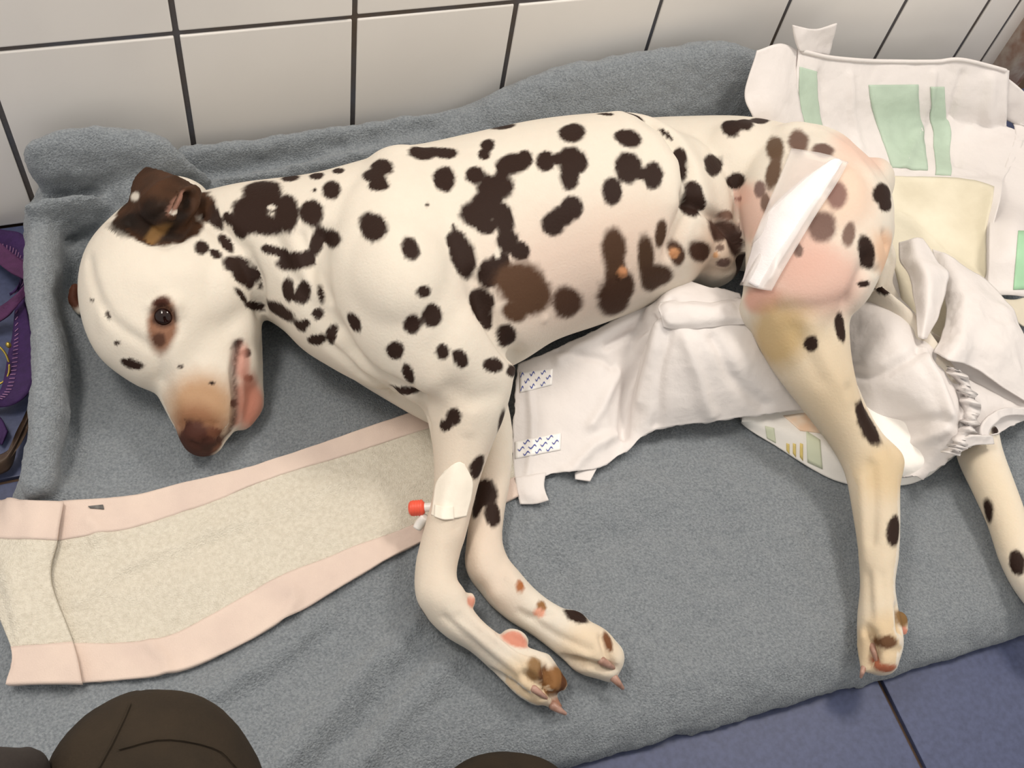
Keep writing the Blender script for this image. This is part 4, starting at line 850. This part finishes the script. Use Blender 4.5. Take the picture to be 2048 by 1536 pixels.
ug = Sheet([[(1864, 498, .070), (1905, 514, .082), (1984, 572, .080), (2030, 632, .084), (2060, 700, .078)], [(1880, 570, .076), (1930, 590, .098), (1980, 630, .096), (2020, 680, .094), (2062, 760, .076)], [(1890, 640, .084), (1925, 660, .106), (1965, 690, .098), (2010, 740, .088), (2070, 800, .066)], [(1868, 705, .090), (1900, 720, .104), (1950, 735, .090), (2005, 772, .080), (2080, 822, .060)]], n=(60, 60), wr=.0035, wsc=26, fine=.0005)
mkmesh('side_wing', *ug.mesh(.0012), m_film, dia)
# elastic frill round the leg opening
fr = []
pth = [(1905, 735), (1928, 770), (1940, 810), (1938, 850), (1920, 885), (1900, 905)]
pc = crom(np.array(pth, float), 60); R1, R2, R3 = [], [], []
for k, q in enumerate(pc):
    ph = k*1.15+2.2*math.sin(k*.37); zc = .096+.0030*math.sin(ph)-.012*(k/60.0); dx = 5*math.sin(ph*.6+.6)
    R1.append(P(q[0]-16+dx, q[1]-3, zc-.004)); R2.append(P(q[0]+dx*.4, q[1], zc+.004)); R3.append(P(q[0]+18-dx, q[1]+5, zc-.002+.004*math.sin(k*1.15+2)))
sh = Sheet.__new__(Sheet); sh.g = np.array([R1, R2, R3]); sh.n = (3, 60); sh.N = sh.normals(sh.g)
mkmesh('elastic_frill', *sh.mesh(.0012), m_film, dia)
hm = Sheet([[(2075, 820, .066), (2030, 815, .078), (2000, 820, .088), (1972, 840, .092), (1962, 868, .088), (1975, 886, .082)], [(2075, 834, .060), (2032, 830, .074), (2008, 834, .084), (1990, 848, .088), (1978, 866, .086), (1986, 880, .080)]], n=(8, 40), wr=.0015, wsc=50)
mkmesh('leg_cuff', *hm.mesh(.003), m_film, dia)
hm2 = Sheet([[(1905, 890, .082), (1945, 872, .092), (1985, 872, .086)], [(1908, 912, .074), (1948, 892, .086), (1990, 888, .080)]], n=(10, 30), wr=.002, wsc=60)
mkmesh('leg_cuff', *hm2.mesh(.003), m_film, dia)

# ================================================================== DIAPER leaning on the wall behind the rump
bd = empty('green_striped_diaper', PB(1800, 330)); tag(bd, 'white opened diaper with pale green stripes propped on the wall behind the rump', 'diaper')
Y = lambda y: ('y', y)
bk = Sheet([
 [(1597, 100, Y(-.050)), (1662, 113, Y(-.045)), (1747, 120, Y(-.040)), (1864, 121, Y(-.040)), (1924, 117, Y(-.045)), (2019, 141, Y(-.060))],
 [(1592, 170, Y(-.074)), (1665, 190, Y(-.070)), (1750, 190, Y(-.064)), (1865, 190, Y(-.064)), (1930, 195, Y(-.070)), (2014, 215, Y(-.084))],
 [(1606, 255, Y(-.100)), (1680, 268, Y(-.096)), (1770, 268, Y(-.090)), (1870, 280, Y(-.090)), (1940, 290, Y(-.098)), (2010, 325, Y(-.112))],
 [(1650, 340, .058), (1720, 350, .055), (1800, 350, .052), (1880, 356, .052), (1950, 366, .054), (2004, 380, .066)],
 [(1700, 450, .050), (1760, 450, .050), (1820, 440, .048), (1890, 450, .048), (1945, 460, .050), (1986, 465, .064)],
 [(1760, 600, .046), (1800, 600, .046), (1850, 600, .046), (1900, 595, .046), (1950, 590, .046), (1984, 588, .058)],
 [(1790, 700, .044), (1825, 710, .044), (1865, 715, .044), (1905, 705, .044), (1950, 700, .044), (1990, 700, .046)]], n=(90, 90), wr=.002, wsc=20, floor_off=.004, fine=.0004, creases=[([(1700, 150), (1705, 230), (1720, 300)], .005, .004), ([(1870, 150), (1845, 250), (1810, 330)], .004, .004), ([(1925, 150), (1900, 240), (1915, 330)], .004, -.004), ([(1640, 150), (1650, 250)], .005, -.004), ([(1790, 430), (1870, 500), (1980, 580)], .006, .006), ([(1780, 350), (1880, 346), (2000, 352)], .005, -.004), ([(1980, 160), (1975, 260), (1985, 340)], .008, .005)])
mkmesh('back_panel', *bk.mesh(.0012), m_film, bd)
m_green = mat('green_stripe', srgb(186, 206, 188), rough=.55, var=.06, vscale=40, bump=.3, bscale=90, bdist=.003)
m_stain = mat('yellowed_core', srgb(214, 206, 184), rough=.75, vscale=14, col2=srgb(236, 230, 210), bump=.3, bscale=90, bdist=.003)
for (s0, s1, t0, t1) in ((.08, .42, .012, .115), (.12, .47, .375, .545), (.13, .48, .585, .665)): mkmesh('green_stripe', *bk.mesh(.0010, s0, s1, t0, t1, (40, 14), off=.0010), m_green, bd)
mkmesh('stained_core', *bk.mesh(.002, .50, .99, .22, .94, (50, 40), off=.0016), m_stain, bd)
mkmesh('top_hem', *tube3([bk.at(.005, t, .001) for t in np.linspace(.02, .98, 24)], .0022, 8, 2), m_film, bd)
lf = Sheet([[(1515, 101, Y(-.062)), (1560, 87, Y(-.052)), (1598, 100, Y(-.050))], [(1490, 186, Y(-.088)), (1545, 178, Y(-.088)), (1596, 178, Y(-.076))], [(1506, 236, Y(-.105)), (1555, 245, Y(-.108)), (1612, 262, Y(-.102))], [(1530, 300, Y(-.118)), (1575, 310, Y(-.12)), (1640, 330, Y(-.115))]], n=(40, 26), wr=.002, wsc=28)
mkmesh('side_wing', *lf.mesh(.0012), m_film, bd)
tb = Sheet([[(1586, 50, Y(-.048)), (1630, 58, Y(-.040)), (1674, 47, Y(-.034))], [(1590, 78, Y(-.052)), (1630, 84, Y(-.044)), (1664, 85, Y(-.036))], [(1598, 102, Y(-.054)), (1628, 106, Y(-.048)), (1657, 112, Y(-.040))]], n=(16, 20), wr=.0015, wsc=40)
mkmesh('side_tab', *tb.mesh(.0012), m_film, bd)
rf = Sheet([[(1998, 142, Y(-.054)), (2045, 180, Y(-.075)), (2090, 230, Y(-.09))], [(1985, 215, Y(-.074)), (2050, 260, Y(-.095)), (2095, 330, Y(-.11))], [(1985, 325, Y(-.100)), (2050, 360, Y(-.118)), (2095, 430, Y(-.13))], [(1978, 455, .066), (2036, 455, .078), (2095, 500, .07)], [(1976, 590, .060), (2034, 592, .062), (2090, 600, .055)]], n=(50, 30), wr=.003, wsc=24, floor_off=.004)
rV, rF = rf.mesh(.0012); o = mkmesh('side_wing', rV, rF, m_film, bd); rb = surf_bvh(rV, rF)
decal('green_stripe', [(2036, 462), (2062, 462), (2060, 578), (2026, 580)], mat('bright_green_stripe', srgb(170, 216, 178), rough=.5, var=.05), bd, rb, n=(14, 8))
lw = Sheet([[(1985, 590, .066), (2030, 600, .062), (2085, 590, .058)], [(1998, 612, .072), (2034, 625, .068), (2085, 630, .060)], [(2030, 640, .070), (2055, 655, .066), (2090, 660, .058)]], n=(20, 20), wr=.0025, wsc=28)
mkmesh('folded_edge', *lw.mesh(.0015), mat('creased_film', srgb(216, 208, 190), rough=.6, var=.06), bd)

# ================================================================== WOUND DRESSING on the thigh
m_clear = mat('clear_film', (0.92, 0.88, 0.86), rough=.25, var=.03, alpha=.36, spec=.5, bump=.2, bscale=60, bdist=.002)
m_gauze = mat('white_gauze', srgb(246, 242, 244), rough=.9, var=.03, vscale=30, bump=.3, bscale=600, bdist=.001)
dr = empty('wound_dressing', dog_hit(1590, 440)[0]); tag(dr, 'white gauze strip under clear adhesive film stuck on the shaved thigh', 'dressing')
D = lambda o: ('d', o)
def band(L, R, off, n, arch=0.0):
    rows = []
    for a, b in zip(L, R):
        rows.append([(a[0]+(b[0]-a[0])*t, a[1]+(b[1]-a[1])*t, D(off+arch*math.sin(math.pi*t))) for t in np.linspace(0, 1, 5)])
    return Sheet(rows, n=n, wr=.0006, wsc=60)
Lf = [(1583, 306), (1562, 360), (1538, 420), (1512, 490), (1490, 545), (1480, 572)]; Rf = [(1692, 334), (1668, 378), (1635, 430), (1598, 492), (1566, 548), (1546, 582)]
mkmesh('clear_film', *band(Lf, Rf, .0045, (50, 26), .003).mesh(.0004), m_clear, dr)
Lg = [(1648, 340), (1592, 376), (1547, 420), (1522, 470), (1507, 520), (1494, 566)]; Rg = [(1682, 334), (1655, 378), (1622, 430), (1588, 486), (1556, 540), (1530, 578)]
mkmesh('gauze_pad', *band(Lg, Rg, .0048, (50, 24), .0045).mesh(.003), m_gauze, dr)

# ================================================================== IV CATHETER taped to the foreleg
tp = empty('leg_tape', dog_hit(905, 990)[0]); tag(tp, 'white adhesive tape wrapped round the upper foreleg', 'tape')
m_wtape = mat('white_adhesive_tape', srgb(248, 240, 226), rough=.45, var=.03, vscale=50, bump=.2, bscale=300, bdist=.001)
sp = Sheet([[(890, 944, D(.0010)), (905, 930, D(.0010)), (918, 924, D(.0010)), (928, 928, D(.0010))], [(874, 966, D(.0010)), (898, 956, D(.0012)), (920, 952, D(.0012)), (944, 962, D(.0010))], [(868, 1000, D(.0010)), (890, 1000, D(.0012)), (918, 996, D(.0012)), (941, 994, D(.0010))], [(864, 1030, D(.0010)), (888, 1038, D(.0012)), (912, 1036, D(.0012)), (932, 1032, D(.0010))]], n=(40, 30), wr=.0004, wsc=60)
mkmesh('tape_band', *sp.mesh(.0006), m_wtape, tp)
sp = Sheet([[(872, 1010, D(.0016)), (890, 1014, D(.0018)), (905, 1012, D(.0016))], [(870, 1034, D(.0016)), (888, 1040, D(.0022)), (906, 1038, D(.0016))]], n=(12, 12), wr=.0005, wsc=80)
mkmesh('tape_end', *sp.mesh(.0006), m_wtape, tp)
ct = empty('catheter', P(838, 1025, .06)); tag(ct, 'small catheter port with red cap and white tip beside the taped foreleg', 'catheter')
p0, p1 = P(820, 1017, .066), P(862, 1014, .070)
L = []
dirv = nrm(p1-p0); pts = [p0+dirv*k for k in np.linspace(0, .011, 12)]; rad = [.0050, .0060]+[.0060+.0004*(k % 2) for k in range(8)]+[.0060, .0046]
capo = mkmesh('red_cap', *tube3(pts, rad, 20, 2, .25), mat('red_plastic', srgb(232, 92, 70), rough=.35, var=.04), ct)
mkmesh('hub', *tube3([p0+dirv*.010, p0+dirv*.024], [.0036, .0034], 16, 3), mat('white_plastic', srgb(236, 234, 230), rough=.3, var=.02), ct)
mkmesh('white_tip', *tube3([P(834, 1057, .058), P(840, 1047, .060), P(850, 1034, .066)], [.0034, .0040, .0038], 16, 3, .3), MATS['white_plastic'], ct)

# ================================================================== HARNESS and STRAP on the floor at the left
m_pur = mat('purple_webbing', srgb(58, 30, 84), rough=.75, var=.15, vscale=120, bump=.6, bscale=500, bdist=.001)
m_pur2 = mat('plum_webbing', srgb(84, 42, 84), rough=.75, var=.15, vscale=120, bump=.6, bscale=500, bdist=.001)
m_st = mat('lilac_stitching', srgb(150, 110, 150), rough=.8)
hn = empty('harness', P(20, 620, 0)); tag(hn, 'purple webbing harness lying on the floor at the left of the blanket', 'harness')
straps = [
 ('strap', m_pur, [[(-70, 440, .012), (-60, 495, .010)], [(0, 458, .020), (0, 505, .018)], [(44, 468, .030), (28, 522, .026)], [(60, 505, .030), (42, 548, .022)], [(58, 540, .022), (40, 575, .012)], [(40, 580, .010), (20, 592, .006)]], (20, 40)),
 ('strap', m_pur2, [[(58, 528, .034), (54, 560, .032)], [(25, 506, .036), (14, 540, .034)], [(-20, 470, .030), (-30, 505, .028)], [(-70, 440, .02), (-75, 480, .018)]], (20, 30)),
 ('strap', m_pur2, [[(60, 560, .036), (52, 592, .030)], [(30, 590, .034), (28, 618, .028)], [(-5, 615, .026), (0, 642, .020)], [(-60, 635, .016), (-60, 668, .010)]], (20, 30)),
 ('strap', m_pur, [[(44, 590, .018), (30, 612, .012)], [(58, 650, .022), (24, 672, .016)], [(68, 700, .024), (16, 706, .020)], [(68, 745, .024), (10, 745, .022)], [(56, 785, .020), (0, 780, .020)], [(20, 812, .014), (-20, 795, .018)], [(-40, 815, .010), (-60, 790, .014)]], (20, 50)),
 ('strap', m_pur, [[(-40, 800, .010), (-40, 860, .006)], [(0, 835, .012), (-8, 880, .008)], [(14, 862, .010), (4, 890, .006)]], (10, 20))]
for nm, mm, rows, n in straps:
    sh = Sheet([[a, tuple((np.array(a)+np.array(b))/2), b] for a, b in rows], n=(n[1], 8))
    so = mkmesh(nm, *sh.mesh(.0025), mm, hn)
    if n[1] >= 40:
        L = []
        for k in range(int(n[1]*.6)):
            s = (k+.5)/(n[1]*.6)
            a, b = sh.at(s, .62, .0006), sh.at(min(s+.004, 1), .78, .0006); L.append(tube3([a, (a+b)/2, b], .0005, 6, 2))
        joined('stitching', L, m_st, so)
rc = P(-14, 728, .030); mkmesh('ring', *tube3([rc+np.array([.011*math.cos(a), .004*math.sin(a), .011*math.sin(a)])*1.1+np.array([0, .008*math.sin(a), 0]) for a in np.linspace(0, 2*math.pi*.97, 18)], .0009, 8, 2), mat('brass', srgb(206, 180, 90), rough=.3, metal=.9, var=.05), hn)
rc2 = P(16, 690, .034); mkmesh('rivet', *ellip(17, 690, .034, 6, 5, .003), MATS['brass'], hn)
st = tag(empty('leather_strap', P(20, 880, 0)), 'worn brown leather strap sticking out from under the blanket edge', 'strap')
sh = Sheet([[(90, 770, .006), (74, 800, .008), (60, 840, .004)], [(62, 815, .014), (50, 850, .018), (40, 875, .010)], [(40, 870, .016), (24, 900, .022), (26, 930, .010)], [(6, 905, .014), (-4, 925, .020), (0, 950, .008)], [(-60, 920, .012), (-60, 940, .018), (-60, 962, .006)]], n=(40, 14), wr=.0006, wsc=40)
mkmesh('band', *sh.mesh(.004), mat('brown_leather', srgb(92, 74, 60), rough=.5, vscale=30, col2=srgb(58, 44, 36), bump=.3, bscale=200), st)

# ================================================================== PERSON (the trousered knees of whoever crouches beside the dog)
m_tr = mat('dark_brown_trousers', srgb(50, 42, 33), rough=.85, vscale=50, col2=srgb(42, 36, 29), bump=.4, bscale=700, bdist=.0006, spec=.15)
K = P(300, 1590, .36); rk = 226*((K-CAM)@CF)/FPX
hip = np.array([-.13, -1.02, .36]); K2 = P(1010, 1680, .075); hip2 = np.array([.10, -1.04, .34])
L = [tube3([K+np.array([.004, -.01, 0]), K*.65+hip*.35+np.array([-.012, 0, .01]), K*.25+hip*.75, hip], [rk*.97, rk*1.22, rk*1.45, .105], 28),
     tube3([K, K+np.array([.004, -.06, -.14]), K+np.array([.0, -.11, -.28]), K+np.array([0, -.12, -.335])], [rk*.95, rk*.92, .045, .045], 24),
     tube3([K+np.array([0, -.14, -.335]), K+np.array([.0, -.05, -.335])], [.04, .034], 18),
     tube3([K2, K2*.6+hip2*.4, hip2], [.058, .078, .105], 28), tube3([K2+np.array([0, -.02, -.012]), K2+np.array([.01, -.22, -.015]), K2+np.array([.01, -.40, -.02])], [.055, .05, .04], 22),
     tube3([hip, (hip+hip2)/2+np.array([0, 0, .02]), hip2], [.11, .12, .11], 28)]
V, F = [], []
for v, f in L:
    b = len(V); V += list(v); F += [tuple(i+b for i in q) for q in f]
t_ = mkmesh('tmp', V, F); md = t_.modifiers.new('r', 'REMESH'); md.mode = 'VOXEL'; md.voxel_size = .006
me2 = bpy.data.meshes.new_from_object(t_.evaluated_get(bpy.context.evaluated_depsgraph_get())); bpy.data.objects.remove(t_)
n2 = len(me2.vertices); X = np.zeros(n2*3); me2.vertices.foreach_get('co', X); X = X.reshape(-1, 3); E2 = np.zeros(len(me2.edges)*2, int); me2.edges.foreach_get('vertices', E2); E2 = E2.reshape(-1, 2); dg2 = np.bincount(E2.ravel(), minlength=n2)
N2 = np.zeros(n2*3); me2.vertices.foreach_get('normal', N2); X = X+N2.reshape(-1, 3)*(.0035*fbm(X, 18, 2))[:, None]
for _ in range(8):
    Lx = np.stack([(np.bincount(E2[:, 0], X[E2[:, 1], k], n2)+np.bincount(E2[:, 1], X[E2[:, 0], k], n2))/dg2 for k in range(3)], 1); X = X+.5*(Lx-X)
X[:, 2] = np.maximum(X[:, 2], .001)
me2.vertices.foreach_set('co', X.ravel()); me2.update(); me2.polygons.foreach_set('use_smooth', [True]*len(me2.polygons)); me2.materials.clear(); me2.materials.append(m_tr)
pr = empty('person', ((K[0]+K2[0])/2, -.8, 0)); tag(pr, 'person crouching in dark brown trousers, only the knees in view', 'person')
me2.name = 'trousers'; po = bpy.data.objects.new('trousers', me2); COL.objects.link(po); po.parent = pr; po.matrix_parent_inverse = pr.matrix_world.inverted()
pb = BVHTree.FromPolygons([Vector(v) for v in X], [tuple(p.vertices) for p in me2.polygons])
# seam and jacket hem
L = []
for line in ([(200, 1536), (235, 1470), (262, 1410)], [(240, 1500), (330, 1480), (430, 1500), (470, 1536)]):
    pts = [on(pb, *q, .0008) for q in crom(np.array(line, float), 12)]; pts = [q for q in pts if q is not None]
    if len(pts) > 3: L.append(tube3(pts, .0003, 6, 1))
if L: joined('seam', L, m_tr, po)
v, f = chain([(-260, 1700, .40, 170), (-120, 1625, .40, 130), (-20, 1575, .395, 84), (46, 1548, .385, 52)], segs=28)
m_jk = mat('dark_jacket', srgb(44, 38, 35), rough=.85, var=.1, bump=.3, bscale=500)
mkmesh('jacket_hem', v, f, m_jk, pr)
# unseen jacket torso behind the camera, added to shade the near blanket
th = np.linspace(0, 2*np.pi, 40, endpoint=False); R = []
for z, y, rx, ry in ((.33, -1.02, .17, .14), (.38, -1.02, .20, .16), (.50, -1.02, .19, .14), (.64, -1.0, .20, .14), (.76, -.98, .22, .14), (.86, -.97, .23, .12), (.93, -.97, .19, .10), (.97, -.96, .10, .08), (1.0, -.96, .07, .07)):
    c_ = np.array([-.02, y, z]); R.append(np.stack([c_[0]+rx*np.cos(th), c_[1]+ry*np.sin(th), 0*th+z], -1))
R = crom(np.array(R), 45); d = R-R.mean(1, keepdims=True); R = R+d*(.06*fbm(R, 9, 3))[..., None]
V, F = rings_mesh(R); mkmesh('jacket', V, F, m_jk, pr)
